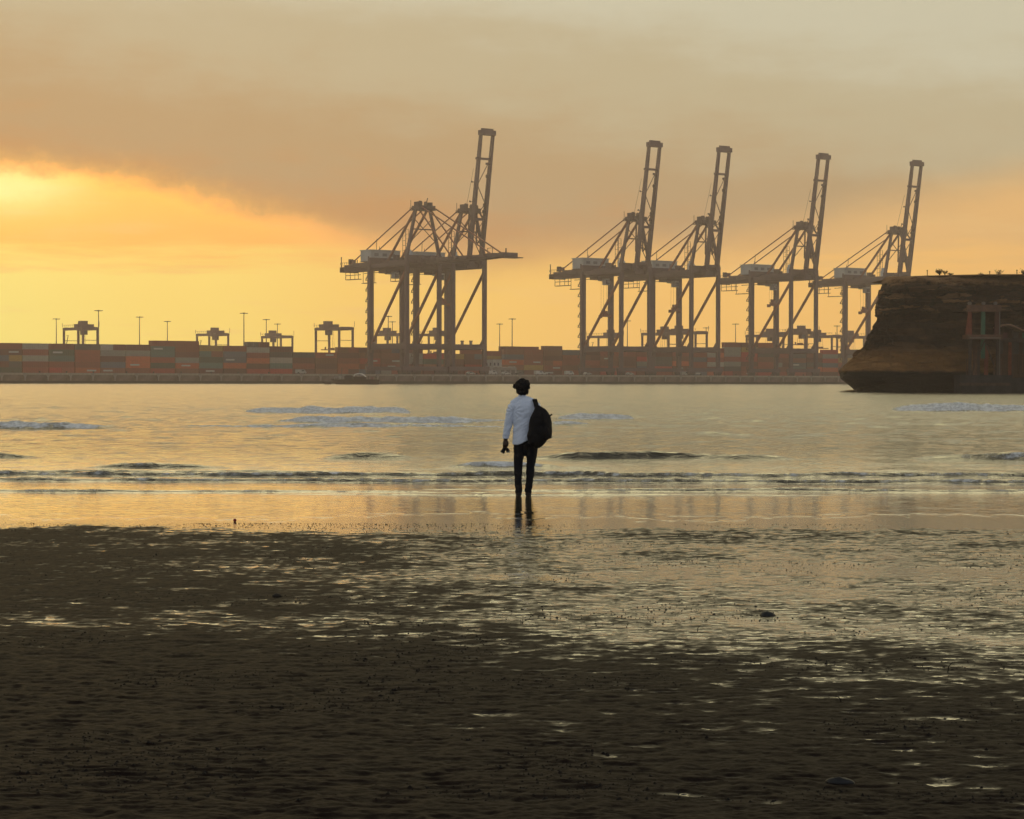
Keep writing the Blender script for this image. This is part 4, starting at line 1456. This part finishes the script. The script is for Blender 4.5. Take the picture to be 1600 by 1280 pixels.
# rusty loading frame on a jetty below the cliff
rust = mat('rusty_steel', (.12, .060, .035), .8, .25, var=.4, vscale=1.2)
redc = mat('red_oxide', (.17, .042, .020), .75, .25, var=.3, vscale=1.0)
grnc = mat('green_paint', (.028, .11, .06), .6, .3, var=.3, vscale=1.0)
tim = mat('dark_timber', (.060, .042, .032), .85, .2, var=.4, vscale=1.5)
jx = lambda px: (px - 800) / F * 341.0
jz = lambda py: CAMZ + (595.6 - py) / F * 341.0
root = empty('jetty', (jx(1537), 341.5, 0))
tag(root, 'low dark concrete jetty platform at the foot of the cliff', 'jetty')
jm = mat('jetty_concrete', (.030, .028, .028), .85, .25, var=.4, vscale=.8)
MB().box(-3.9, 3.9, -2.4, 2.6, -1.5, 2.4).build('platform', jm, root)
MB().box(-4.1, 3.6, -2.7, -2.41, 1.05, 1.5).build('fender_rail', tim, root)
MB().box(-3.95, 3.95, -2.45, 2.65, 2.404, 2.65).build('deck', jm, root)
root = empty('hoist_tower', (jx(1536), 341.3, 2.65))
tag(root, 'rusty steel loading frame with red and green posts standing on the jetty', 'frame tower')
xl, xm, xr = -2.15, 0.0, 2.05
Z = lambda py: jz(py) - 2.65
for x in (xl, xr):
    MB().bar((x, -1.2, 0), (x, -1.2, Z(530)), .34, .34).build('lower_post', tim, root)
    MB().bar((x + .35, 1.2, 0), (x + .35, 1.2, Z(530)), .30, .30).build('lower_post', tim, root)
for x in (xl - .55, xl + .75, xr - .6, xr + .45):
    MB().bar((x, -1.3, 0), (x, -1.3, Z(560)), .14, .14).build('strut', rust, root)
MB().box(xl - .7, xr + .7, -1.6, 1.6, Z(530), Z(523)).build('platform', rust, root)
MB().box(xl - .2, xr + .3, -1.75, -1.6, Z(529), Z(527.5)).build('edge_plate', mat('pale_edge', (.16, .13, .11), .7, .3), root)
MB().bar((xl - .05, 0, Z(523)), (xl + .15, 0, Z(487)), 1.15, .8, .45, .5).build('tapered_post', redc, root)
MB().bar((xr, 0, Z(523)), (xr + .05, 0, Z(487)), .75, .7, .5, .5).build('tapered_post', mat('brown_oxide', (.085, .035, .022), .8, .25, var=.3, vscale=1), root)
MB().bar((xr + .45, -.2, Z(590)), (xr + .45, -.2, Z(487)), .14, .14).build('pipe', mat('pale_pipe', (.15, .13, .11), .6, .3), root)
MB().box(xm - .28, xm + .28, -.3, .3, Z(560), Z(487)).build('ram', grnc, root)
MB().box(xl - .3, xr + .6, -.6, .6, Z(487), Z(476.5)).build('head_beam', rust, root)
for x in (xl + .1, xm + .05, xr - .2):
    MB().tube([(x, -.35, Z(474)), (x, .35, Z(474))], .26, 12).build('sheave', mat('pale_edge', (.16, .13, .11), .7, .3), root)
MB().bar((xl, -1.25, Z(588)), (xm, -1.25, Z(532)), .14).bar((xm, -1.25, Z(532)), (xr, -1.25, Z(588)), .14).build('cross_brace', tim, root)
for i, (x0, x1, m_) in enumerate([(-1.4, -.75, rust), (-.7, -.32, tim), (.32, .95, redc)]):
    MB().box(x0, x1, .6, .7, Z(588) + .1, Z(540)).build('panel', m_, root)
# shed on a deck right of the frame
root = empty('waterside_shed', (jx(1590), 343.4, 0))
tag(root, 'weathered waterside shed with a sagging curved roof right of the loading frame', 'shed')
x0, x1 = jx(1562) - jx(1590), 14.0
n_ = 28
rl = []
for i in range(n_ + 1):
    x = x0 + (x1 - x0) * i / n_
    pxx = 1590 + x / 341.0 * F
    z = jz(np.interp(pxx, [1560, 1568, 1578, 1588, 1600, 1630, 1660, 1740], [511, 507, 505, 509, 515, 512, 506, 514]))
    rl.append((x, z))
MB().prism(rl + [(x, z - .22) for x, z in reversed(rl)], -1.6, 2.6).build('roof', mat('tin_roof', (.26, .15, .09), .7, .3, var=.35, vscale=1.5), root)
MB().box(x0, x1, -1.2, 2.4, jz(534), jz(528)).build('deck_beam', tim, root)
wallc = [mat('board_brown', (.06, .032, .02), .85, .2, var=.3, vscale=1), mat('board_grey', (.06, .05, .042), .85, .2, var=.3, vscale=1), redc, mat('board_rose', (.10, .035, .035), .8, .2, var=.2, vscale=1), grnc]
rs = random.Random(9)
x = x0 + .2
i = 0
while x < x1 - .6:
    w = rs.uniform(.55, 1.1)
    MB().box(x, x + w - .05, .1, .16, jz(527.9), jz(519) + .0).build('board', wallc[[0, 3, 0, 1, 0, 4][i % 6]], root)
    MB().box(x, x + w - .05, -.3, -.22, jz(553), jz(534.2)).build('board', wallc[[1, 0, 2, 1, 0, 1, 4][i % 7]], root)
    MB().box(x, x + w - .05, -.15, -.07, 2.3, jz(553.3)).build('board', wallc[[0, 0, 2, 0][i % 4]], root)
    x += w
    i += 1
for i in range(9):
    xx = x0 + .15 + i * (x1 - x0 - .3) / 8
    MB().box(xx - .12, xx + .12, -1.3, -1.06, .3, jz(534.2)).build('post', tim, root)
    MB().box(xx - .1, xx + .1, -1.3, -1.1, jz(528) , jz(514)).build('post', tim, root)
MB().box(x0 - .2, x1, -1.7, 2.6, -1.4, 2.25).build('base', jm, root)

# ------------------------------------------------------------------ boats moored before the quay
hull_m = mat('black_hull', (.004, .0035, .0035), .6, .3)
deck_m = mat('boat_deck', (.014, .012, .010), .7, .25)
tarp = mat('white_tarpaulin', (.80, .77, .70), .7, .2)
YB = 870.0
X0 = (558 - 800) / F * YB
root = empty('work_launch', (X0, YB, 0))
tag(root, 'long low black work launch with a white arched canopy lying off the quay', 'boat')


def hull(L, B, Hh, bow):
    mb = MB()
    st = [(-L / 2 - bow, .06, Hh * 1.22, Hh * 1.0), (-L / 2 + 1.0, B * .35, Hh * 1.12, -.3), (-L / 4, B * .5, Hh, -.4), (L / 4, B * .5, Hh * .98, -.4), (L / 2, B * .42, Hh * 1.08, -.2)]
    vs = []
    for x, w, zt, zb in st:
        vs += [(x, -w, zt), (x, -w * .8, zb), (x, w * .8, zb), (x, w, zt)]
    fs = [(0, 1, 2, 3), tuple(reversed((16, 17, 18, 19)))]
    for i in range(4):
        for k in range(4):
            a, b = i * 4 + k, i * 4 + (k + 1) % 4
            fs.append((a, b, b + 4, a + 4))
    return mb.poly(vs, fs)


hull(17.4, 4.6, 1.7, 1.3).build('hull', hull_m, root)
MB().box(-6.5, 8.3, -2.0, 2.0, 1.66, 1.95).build('deck', deck_m, root)
ca = MB()
arc = [(-1.4, 3.2), (-1.0, 4.0), (.4, 4.35), (1.8, 4.3), (2.9, 3.7), (3.6, 2.9), (3.3, 2.8), (2.6, 3.45), (1.6, 3.95), (.4, 4.05), (-.8, 3.8), (-1.15, 3.1)]
ca.prism(arc, -1.6, 1.6).build('canopy', tarp, root)
MB().box(-4.8, -1.6, -1.5, 1.5, 1.95, 3.3).box(-4.5, -2.0, -1.3, 1.3, 3.3, 3.55).build('wheelhouse', deck_m, root)
w_ = MB().box(-4.4, -3.5, -1.56, -1.5, 2.5, 3.1).build('window', glass_m, root)
w_ = MB().box(-3.1, -2.2, -1.56, -1.5, 2.5, 3.1).build('window', glass_m, root)
MB().box(-1.4, 3.5, -1.4, 1.4, 1.95, 3.0).build('cargo_box', hull_m, root)
for x in (-1.3, 1.0, 3.3):
    MB().bar((x, -1.6, 1.9), (x, -1.6, 3.1 if x != 1.0 else 4.1), .1).build('canopy_post', deck_m, root)
rl_ = MB()
for x in np.arange(-8.6, -4.9, .8):
    rl_.bar((x, -1.2, 1.9), (x, -1.2, 2.9), .07)
rl_.bar((-8.6, -1.2, 2.9), (-5.0, -1.2, 2.9), .07)
rl_.build('handrail', tarp, root)
MB().bar((-6.0, 0, 1.9), (-6.0, 0, 6.4), .16).bar((-6.5, 0, 5.5), (-5.5, 0, 5.5), .1).build('mast', mast_m, root)
MB().box(5.3, 6.5, -1.2, 1.2, 1.95, 2.9).build('locker', mat('faded_rose', (.20, .10, .09), .7, .3), root)
MB().bar((7.4, 0, 1.9), (7.4, 0, 3.6), .25).bar((4.4, 0, 1.9), (4.4, 0, 3.3), .2).build('bitts', deck_m, root)
X1 = (511.5 - 800) / F * YB
root = empty('skiff', (X1, YB, 0))
tag(root, 'tiny dark open skiff with a thin pole, left of the black launch', 'boat')
hull(3.2, 1.4, .75, .3).build('hull', hull_m, root)
MB().box(-.9, .9, -.5, .5, .5, .62).build('thwart', deck_m, root)
MB().bar((.5, 0, .5), (.5, 0, 4.2), .09).build('pole', mast_m, root)

# ------------------------------------------------------------------ the man looking out over the water
Y0 = gY(775.2, 815)
PXM = (815 - 800) / F * Y0
man = empty('person', (PXM, Y0, 0.0))
tag(man, 'man in pale blue shirt and dark trousers standing at the water edge, seen from behind', 'person')


def remeshed(name, mb, m, parent, vox=.006, smooth_it=6, wr=None, label=None):
    me_ = mb.mesh(name + '_src', None)
    o = bpy.data.objects.new(name + '_src', me_)
    COL.objects.link(o)
    md = o.modifiers.new('r', 'REMESH')
    md.mode = 'VOXEL'
    md.voxel_size = vox
    md2 = o.modifiers.new('s', 'SMOOTH')
    md2.iterations = smooth_it
    md2.factor = .6
    dg = bpy.context.evaluated_depsgraph_get()
    ev = o.evaluated_get(dg)
    nm = bpy.data.meshes.new_from_object(ev)
    bpy.data.objects.remove(o)
    bpy.data.meshes.remove(me_)
    nm.name = name
    nm.materials.clear()
    nm.materials.append(m)
    nm.polygons.foreach_set('use_smooth', [True] * len(nm.polygons))
    if wr is not None:
        n_ = len(nm.vertices)
        co = np.empty(n_ * 3, np.float32)
        no = np.empty(n_ * 3, np.float32)
        nm.vertices.foreach_get('co', co)
        nm.vertices.foreach_get('normal', no)
        co = co.reshape(-1, 3)
        no = no.reshape(-1, 3)
        co = co + no * wr(co[:, 0], co[:, 1], co[:, 2])[:, None]
        nm.vertices.foreach_set('co', co.astype(np.float32).ravel())
        nm.update()
    o2 = bpy.data.objects.new(name, nm)
    COL.objects.link(o2)
    o2.parent = parent
    if label:
        o2['label'] = label
    return o2


skin = mat('dark_skin', (.050, .026, .018), .5, .35)
hair_m = mat('black_hair', (.006, .005, .005), .75, .2)
shirt_m = mat('pale_blue_cotton', (.70, .76, .86), .9, .15, bump=.0006, bscale=400)
trs_m = mat('black_denim', (.006, .007, .010), .85, .2, bump=.0008, bscale=300)
bag_m = mat('black_nylon', (.003, .003, .004), .7, .2, bump=.0006, bscale=500)
shoe_m = mat('black_shoe', (.012, .011, .011), .6, .3)
lens_m = mat('lens_glass', (.25, .28, .30), .08, .8)
HA = R(22)       # head turned to the left


def hd(x, y, z):
    """point of the head, turned about the neck"""
    return (0.004 + x * math.cos(HA) - y * math.sin(HA), .012 + x * math.sin(HA) + y * math.cos(HA), z)


b = MB()
# head
b.ball(hd(0, -.012, 1.640), (.074, .088, .092), 20, 14)
b.ball(hd(0, .035, 1.60), (.060, .060, .090), 18, 12)
b.ball(hd(0, .058, 1.545), (.040, .040, .035), 14, 10)      # jaw and chin
b.tube([hd(0, .094, 1.625), hd(0, .108, 1.590), hd(0, .112, 1.578)], [.010, .013, .014], 8)     # nose
b.tube([hd(-.035, .083, 1.632), hd(.035, .083, 1.632)], .011, 8)                                  # brow
b.tube([hd(-.020, .092, 1.552), hd(.020, .092, 1.552)], .009, 8)                                  # lips
for s in (-1, 1):
    b.ball(hd(.074 * s, -.002, 1.598), (.012, .019, .030), 10, 8)
b.tube([(.008, .0, 1.43), (.006, .002, 1.50), hd(0, -.008, 1.58)], [.058, .053, .055], 14)
# trunk
b.tube([(.055, 0, .84), (.05, 0, .95), (.045, 0, 1.10), (.04, 0, 1.25), (.035, 0, 1.37), (.025, 0, 1.44)], [(.125, .085), (.120, .08), (.125, .08), (.145, .09), (.150, .085), (.08, .06)], 20)
# left arm
b.tube([(-.12, 0, 1.37), (-.155, 0, 1.33), (-.195, .01, 1.10)], [.052, .05, .038], 12)
b.tube([(-.195, .01, 1.10), (-.222, .02, .97), (-.237, .02, .86), (-.240, .02, .845)], [.040, .037, .026, .026], 12)
b.tube([(-.239, .02, .855), (-.240, .018, .82), (-.243, .014, .775), (-.245, .014, .755)], [(.026, .020), (.036, .019), (.041, .018), (.038, .016)], 12)
for i, (x, l, t_) in enumerate([(-.272, .030, .0085), (-.254, .036, .009), (-.236, .034, .009), (-.219, .026, .008)]):
    b.tube([(x * .98 - .005, .014, .778), (x, .020, .755), (x - .002, .036, .755 - l * .6), (x - .002, .044, .755 - l * 1.2), (x, .032, .755 - l * 1.75)], [.010, t_, t_, t_ * .95, t_ * .8], 8)
b.tube([(-.212, .022, .82), (-.200, .034, .79), (-.204, .046, .755), (-.212, .050, .735)], [.013, .011, .010, .008], 8)    # thumb
# right arm, bent up to the strap in front of the shoulder
b.tube([(.195, 0, 1.37), (.235, .01, 1.30), (.275, .05, 1.13)], [.05, .048, .040], 12)
b.tube([(.275, .05, 1.13), (.245, .13, 1.19), (.205, .185, 1.265)], [.040, .036, .026], 12)
b.tube([(.205, .185, 1.265), (.195, .190, 1.30), (.188, .178, 1.345)], [(.024, .020), (.034, .020), (.032, .018)], 12)
for i, x in enumerate((.165, .181, .197, .213)):
    b.tube([(x, .186, 1.335), (x, .178, 1.362), (x - .002, .150, 1.368), (x - .002, .134, 1.350), (x, .142, 1.332)], [.010, .009, .009, .008, .007], 8)
b.tube([(.172, .188, 1.285), (.155, .172, 1.305), (.160, .146, 1.322)], [.012, .010, .008], 8)
# legs and feet
for pts_, s in (([(-.02, 0, .90), (-.035, 0, .70), (-.048, .01, .46), (-.048, -.012, .32), (-.036, 0, .085), (-.036, 0, .05)], -1),
                ([(.135, 0, .90), (.145, 0, .70), (.138, .01, .46), (.126, -.012, .32), (.098, 0, .085), (.098, 0, .05)], 1)):
    b.tube(pts_, [(.085, .09), (.070, .075), (.048, .052), (.046, .050), (.033, .036), (.034, .038)], 14)
    fx = pts_[-1][0]
    b.tube([(fx, -.045, .012), (fx + .01 * s, .03, .018), (fx + .02 * s, .12, .006), (fx + .024 * s, .17, -.002)], [(.032, .030), (.036, .036), (.042, .022), (.030, .014)], 12)
body = remeshed('body', b, skin, man, .0055, 4)
# eyes lie under the brow
for s in (-1, 1):
    MB().ball(hd(.030 * s, .079, 1.614), .011, 12, 8).build('eye', mat('eye_white', (.5, .48, .45), .3, .5), body, smooth=True)

# hair
h = MB()
hr = random.Random(3)
h.ball(hd(.0, -.028, 1.648), (.106, .104, .098), 20, 14)
h.ball(hd(.004, -.035, 1.575), (.088, .078, .075), 18, 12)
for i in range(120):
    a = hr.uniform(0, 2 * PI)
    e_ = hr.uniform(-.9, 1.5)
    dx_, dy_, dz_ = math.cos(a) * math.cos(e_), math.sin(a) * math.cos(e_), math.sin(e_)
    if dy_ > .45 and dz_ < .35:
        continue
    r_ = hr.uniform(.88, 1.02)
    h.ball(hd(dx_ * .103 * r_, -.026 + dy_ * .098 * r_, 1.652 + dz_ * .090 * r_), hr.uniform(.014, .026), 8, 6)
for k in range(11):
    h.ball(hd(-.092 - .022 * hr.random(), .03 + .035 * hr.random(), 1.615 + .05 * hr.random()), hr.uniform(.012, .022), 8, 6)
for k in range(16):
    a = PI + hr.uniform(.25, PI - .25)
    h.ball(hd(math.cos(a) * .082, math.sin(a) * .088 - .01, 1.515 + .05 * hr.random()), hr.uniform(.014, .024), 8, 6)
for s in (-1, 1):
    for k in range(6):
        h.ball(hd(.074 * s, .028, 1.555 + .018 * k), .011, 8, 6)
for k in range(9):          # short beard along the jaw
    a = PI * k / 8
    h.ball(hd(math.cos(a) * .054, .05 + math.sin(a) * .040, 1.540 + .008 * abs(math.cos(a))), .014, 8, 6)
remeshed('hair', h, hair_m, man, .005, 1, wr=lambda x, y, z: (fbm(x * 60 + z * 40, y * 60 - z * 50, 3, 2) - .5) * .012)

# shirt
s_ = MB()
s_.tube([(.052, 0, .795), (.050, 0, .90), (.045, 0, 1.0), (.043, 0, 1.12), (.040, 0, 1.25), (.036, .0, 1.345), (.030, .002, 1.405), (.016, .004, 1.452), (.008, .006, 1.482)],
        [(.184, .134), (.174, .126), (.166, .118), (.168, .116), (.182, .118), (.184, .112), (.150, .096), (.092, .074), (.062, .060)], 28)
s_.ball((-.122, 0, 1.345), (.070, .074, .062), 16, 12)
s_.tube([(.01, .0, 1.45), (-.06, 0, 1.425), (-.135, 0, 1.365)], [.055, .058, .058], 14)
s_.tube([(.02, .0, 1.45), (.10, 0, 1.430), (.205, 0, 1.370)], [.055, .058, .058], 14)
s_.ball((.195, 0, 1.352), (.072, .074, .064), 16, 12)
s_.tube([(-.126, 0, 1.345), (-.160, .0, 1.27), (-.190, .008, 1.12), (-.200, .010, 1.06), (-.222, .018, .96), (-.236, .02, .885), (-.237, .02, .862)],
        [(.072, .074), (.065, .068), (.057, .060), (.056, .058), (.050, .052), (.044, .046), (.043, .045)], 18)
s_.tube([(.205, 0, 1.36), (.245, .01, 1.27), (.280, .052, 1.13)], [(.070, .072), (.062, .064), (.056, .058)], 16)
s_.tube([(.280, .052, 1.13), (.248, .13, 1.19), (.212, .180, 1.250)], [.056, .048, .040], 16)


def wrinkle(x, y, z):
    f1 = 1 - np.abs(2 * fbm(x * 3.2 + z * 3.0, z * 9 - x * 7, 5, 3) - 1)
    f2 = 1 - np.abs(2 * fbm(x * 9 + z * 4, z * 16 - x * 12, 9, 3) - 1)
    lower = smooth01((1.35 - z) / .3)
    w_ = (f1 - .6) * .020 * (.35 + .65 * lower) + (f2 - .6) * .009
    # radiating folds under the arm
    d = np.sqrt((x + .12) ** 2 + (z - 1.27) ** 2)
    ang_ = np.arctan2(z - 1.27, x + .12)
    w_ = w_ + np.sin(ang_ * 11) * .0055 * np.exp(-(d / .14) ** 2) * smooth01(d / .05)
    return w_


shirt = remeshed('shirt', s_, shirt_m, man, .006, 3, wr=wrinkle, label='untucked pale blue long-sleeved shirt, its hem slanting')
# slant the hem: the left side hangs lower
me_ = shirt.data
co = np.empty(len(me_.vertices) * 3, np.float32)
me_.vertices.foreach_get('co', co)
co = co.reshape(-1, 3)
tor = (np.abs(co[:, 0] - .05) < .2) & (co[:, 2] < .95) & (co[:, 0] > -.155)
lift = np.where(co[:, 0] > -.05, (co[:, 0] + .05) * .42, 0) - .02
co[:, 2] += np.where(tor, lift * smooth01((.95 - co[:, 2]) / .13), 0)
me_.vertices.foreach_set('co', co.ravel())
me_.update()
MB().tube([(-.2355, .02, .895), (-.237, .02, .860)], [(.0475, .050), (.0475, .050)], 20).build('cuff', shirt_m, shirt, smooth=False)
cl_ = MB()
for k in range(20):
    a0, a1 = 2 * PI * k / 20, 2 * PI * (k + 1) / 20
    q0 = (.008 + .064 * math.cos(a0), .004 + .060 * math.sin(a0))
    q1 = (.008 + .064 * math.cos(a1), .004 + .060 * math.sin(a1))
    z0_, z1_ = 1.462 - .018 * math.sin(a0), 1.462 - .018 * math.sin(a1)
    cl_.poly([(q0[0] * 1.0, q0[1], z0_), (q1[0], q1[1], z1_), (q1[0] * .98, q1[1] * .95, z1_ + .038), (q0[0] * .98, q0[1] * .95, z0_ + .038)], [(0, 1, 2, 3)])
cl_.build('collar', shirt_m, shirt, smooth=True)

# trousers
t = MB()
t.tube([(.055, 0, .96), (.058, 0, .90), (.060, -.004, .83), (.060, -.004, .76)], [(.140, .095), (.160, .108), (.178, .120), (.178, .118)], 24)
t.tube([(-.030, 0, .86), (-.034, 0, .74), (-.038, 0, .62), (-.050, .008, .46), (-.050, -.008, .30), (-.042, 0, .12), (-.038, 0, .045)],
       [(.095, .108), (.084, .096), (.076, .085), (.062, .068), (.056, .062), (.050, .054), (.049, .053)], 18)
t.tube([(.152, 0, .86), (.156, 0, .74), (.152, 0, .62), (.138, .008, .46), (.126, -.008, .30), (.106, 0, .12), (.099, 0, .045)],
       [(.094, .108), (.086, .096), (.078, .085), (.063, .068), (.057, .062), (.050, .054), (.049, .053)], 18)
t.tube([(.058, -.002, .80), (.058, -.002, .70), (.058, 0, .64), (.052, 0, .60)], [(.09, .10), (.055, .085), (.035, .07), (.018, .05)], 16)
remeshed('trousers', t, trs_m, man, .006, 3, wr=lambda x, y, z: (1 - np.abs(2 * fbm(x * 5 + 3, z * 12, 15, 3) - 1) - .6) * .014 + np.sin(z * 70 + x * 30) * .003 * smooth01((.3 - z) / .2), label='slim black trousers crumpled at the ankles')
for fx, s in ((-.036, -1), (.098, 1)):
    sh = MB().tube([(fx, -.055, .020), (fx, -.02, .030), (fx + .010 * s, .04, .030), (fx + .020 * s, .12, .014), (fx + .025 * s, .19, .004), (fx + .026 * s, .205, .0)],
                   [(.030, .030), (.040, .044), (.044, .044), (.048, .030), (.038, .020), (.018, .012)], 14)
    remeshed('shoe', sh, shoe_m, man, .006, 2)

# backpack slung from the right shoulder
bag = empty('backpack', (PXM + .27, Y0 - .2, .78))
tag(bag, 'bulging black backpack hanging from the right shoulder of the man', 'backpack')
B0 = Vector((.27, -.2, .78))


def bl(x, y, z):
    return (x - B0.x, y - B0.y, z - B0.z)


k_ = MB()
k_.tube([bl(.305, -.19, .766), bl(.288, -.195, .785), bl(.260, -.2, .83), bl(.262, -.2, .89), bl(.277, -.2, .98), bl(.278, -.2, 1.10), bl(.274, -.195, 1.19), bl(.262, -.185, 1.25), bl(.244, -.17, 1.30), bl(.228, -.15, 1.345)],
        [(.065, .05), (.115, .09), (.172, .115), (.186, .125), (.176, .128), (.172, .122), (.154, .108), (.120, .085), (.076, .055), (.035, .03)], 24)
remeshed('pack_body', k_, bag_m, bag, .008, 3, wr=lambda x, y, z: (fbm(x * 8, z * 8 + y * 4, 25, 3) - .5) * .02)
k2 = MB().ball(bl(.300, -.285, .97), (.115, .05, .115), 18, 12)
remeshed('front_pocket', k2, bag_m, bag, .008, 3)
k3 = MB().ball(bl(.432, -.2, .965), (.022, .05, .06), 12, 8)
remeshed('side_pocket', k3, bag_m, bag, .006, 2)
MB().bar(bl(.425, -.2, 1.205), bl(.452, -.2, 1.228), .022, .022).build('strap_tab', bag_m, bag)


def ribbon(pts_, w, name, th=.012, wdir=(1, 0, 0)):
    mb = MB()
    wd = Vector(wdir) * w / 2
    vs = []
    pv_ = [Vector(p) for p in pts_]
    for i, p in enumerate(pv_):
        d = (pv_[min(i + 1, len(pv_) - 1)] - pv_[max(i - 1, 0)]).normalized()
        n_ = d.cross(Vector(wdir)).normalized() * th / 2
        vs += [p - wd - n_, p + wd - n_, p + wd + n_, p - wd + n_]
    fs = [(0, 1, 2, 3), tuple(reversed(range(len(vs) - 4, len(vs))))]
    for i in range(len(pv_) - 1):
        for k in range(4):
            a, b_2 = i * 4 + k, i * 4 + (k + 1) % 4
            fs.append((a, b_2, b_2 + 4, a + 4))
    return mb.poly(vs, fs).build(name, bag_m, bag)


ribbon([bl(.222, -.160, 1.33), bl(.212, -.120, 1.385), bl(.198, -.07, 1.432), bl(.188, -.01, 1.449), bl(.184, .05, 1.436), bl(.186, .10, 1.39), bl(.190, .122, 1.33), bl(.215, .122, 1.22), bl(.255, .06, 1.06), bl(.285, -.06, .92), bl(.29, -.13, .88)], .070, 'shoulder_strap', .014)
ribbon([bl(.300, -.315, 1.24), bl(.315, -.33, 1.14), bl(.322, -.335, 1.02)], .028, 'hanging_strap', .008)
# small binoculars in the left hand
bn = empty('binoculars', (PXM - .24, Y0 + .035, .70))
tag(bn, 'small black binoculars held low in the left hand of the man', 'binoculars')
MB().tube([(-.010, 0, .015), (-.030, -.004, -.020), (-.050, -.012, -.055)], [.024, .030, .034], 16).build('barrel', bag_m, bn)
MB().tube([(.018, 0, .010), (.030, -.010, -.015), (.042, -.022, -.034)], [.022, .026, .028], 16).build('barrel', bag_m, bn)
MB().tube([(.0425, -.0228, -.0348), (.044, -.025, -.0372)], [.022, .022], 16).build('lens', lens_m, bn)
MB().tube([(-.0505, -.0123, -.0560), (-.052, -.0128, -.0585)], [.023, .023], 16).build('lens', lens_m, bn)
MB().box(-.016, .024, -.010, .010, -.012, .018).build('hinge', shoe_m, bn)
wb = MB().tube([(-.2385, .02, .856), (-.2395, .02, .842)], [(.031, .026), (.031, .026)], 16).build('bracelet', shoe_m, man)

# ------------------------------------------------------------------ haze: one closed box of even, pale air
hm = bpy.data.materials.new('haze_air')
hm.use_nodes = True
hn = hm.node_tree
hn.nodes.clear()
pv = hn.nodes.new('ShaderNodeVolumePrincipled')
pv.inputs['Color'].default_value = (.97, .87, .90, 1)
pv.inputs['Density'].default_value = 0.00020
pv.inputs['Anisotropy'].default_value = 0.72
ho = hn.nodes.new('ShaderNodeOutputMaterial')
hn.links.new(pv.outputs[0], ho.inputs['Volume'])
hz = MB().box(-1300, 1300, -120, 1900, -2.2, 131).build('haze', hm)
tag(hz, 'thin golden sea haze lying over the whole harbour', kind='stuff')
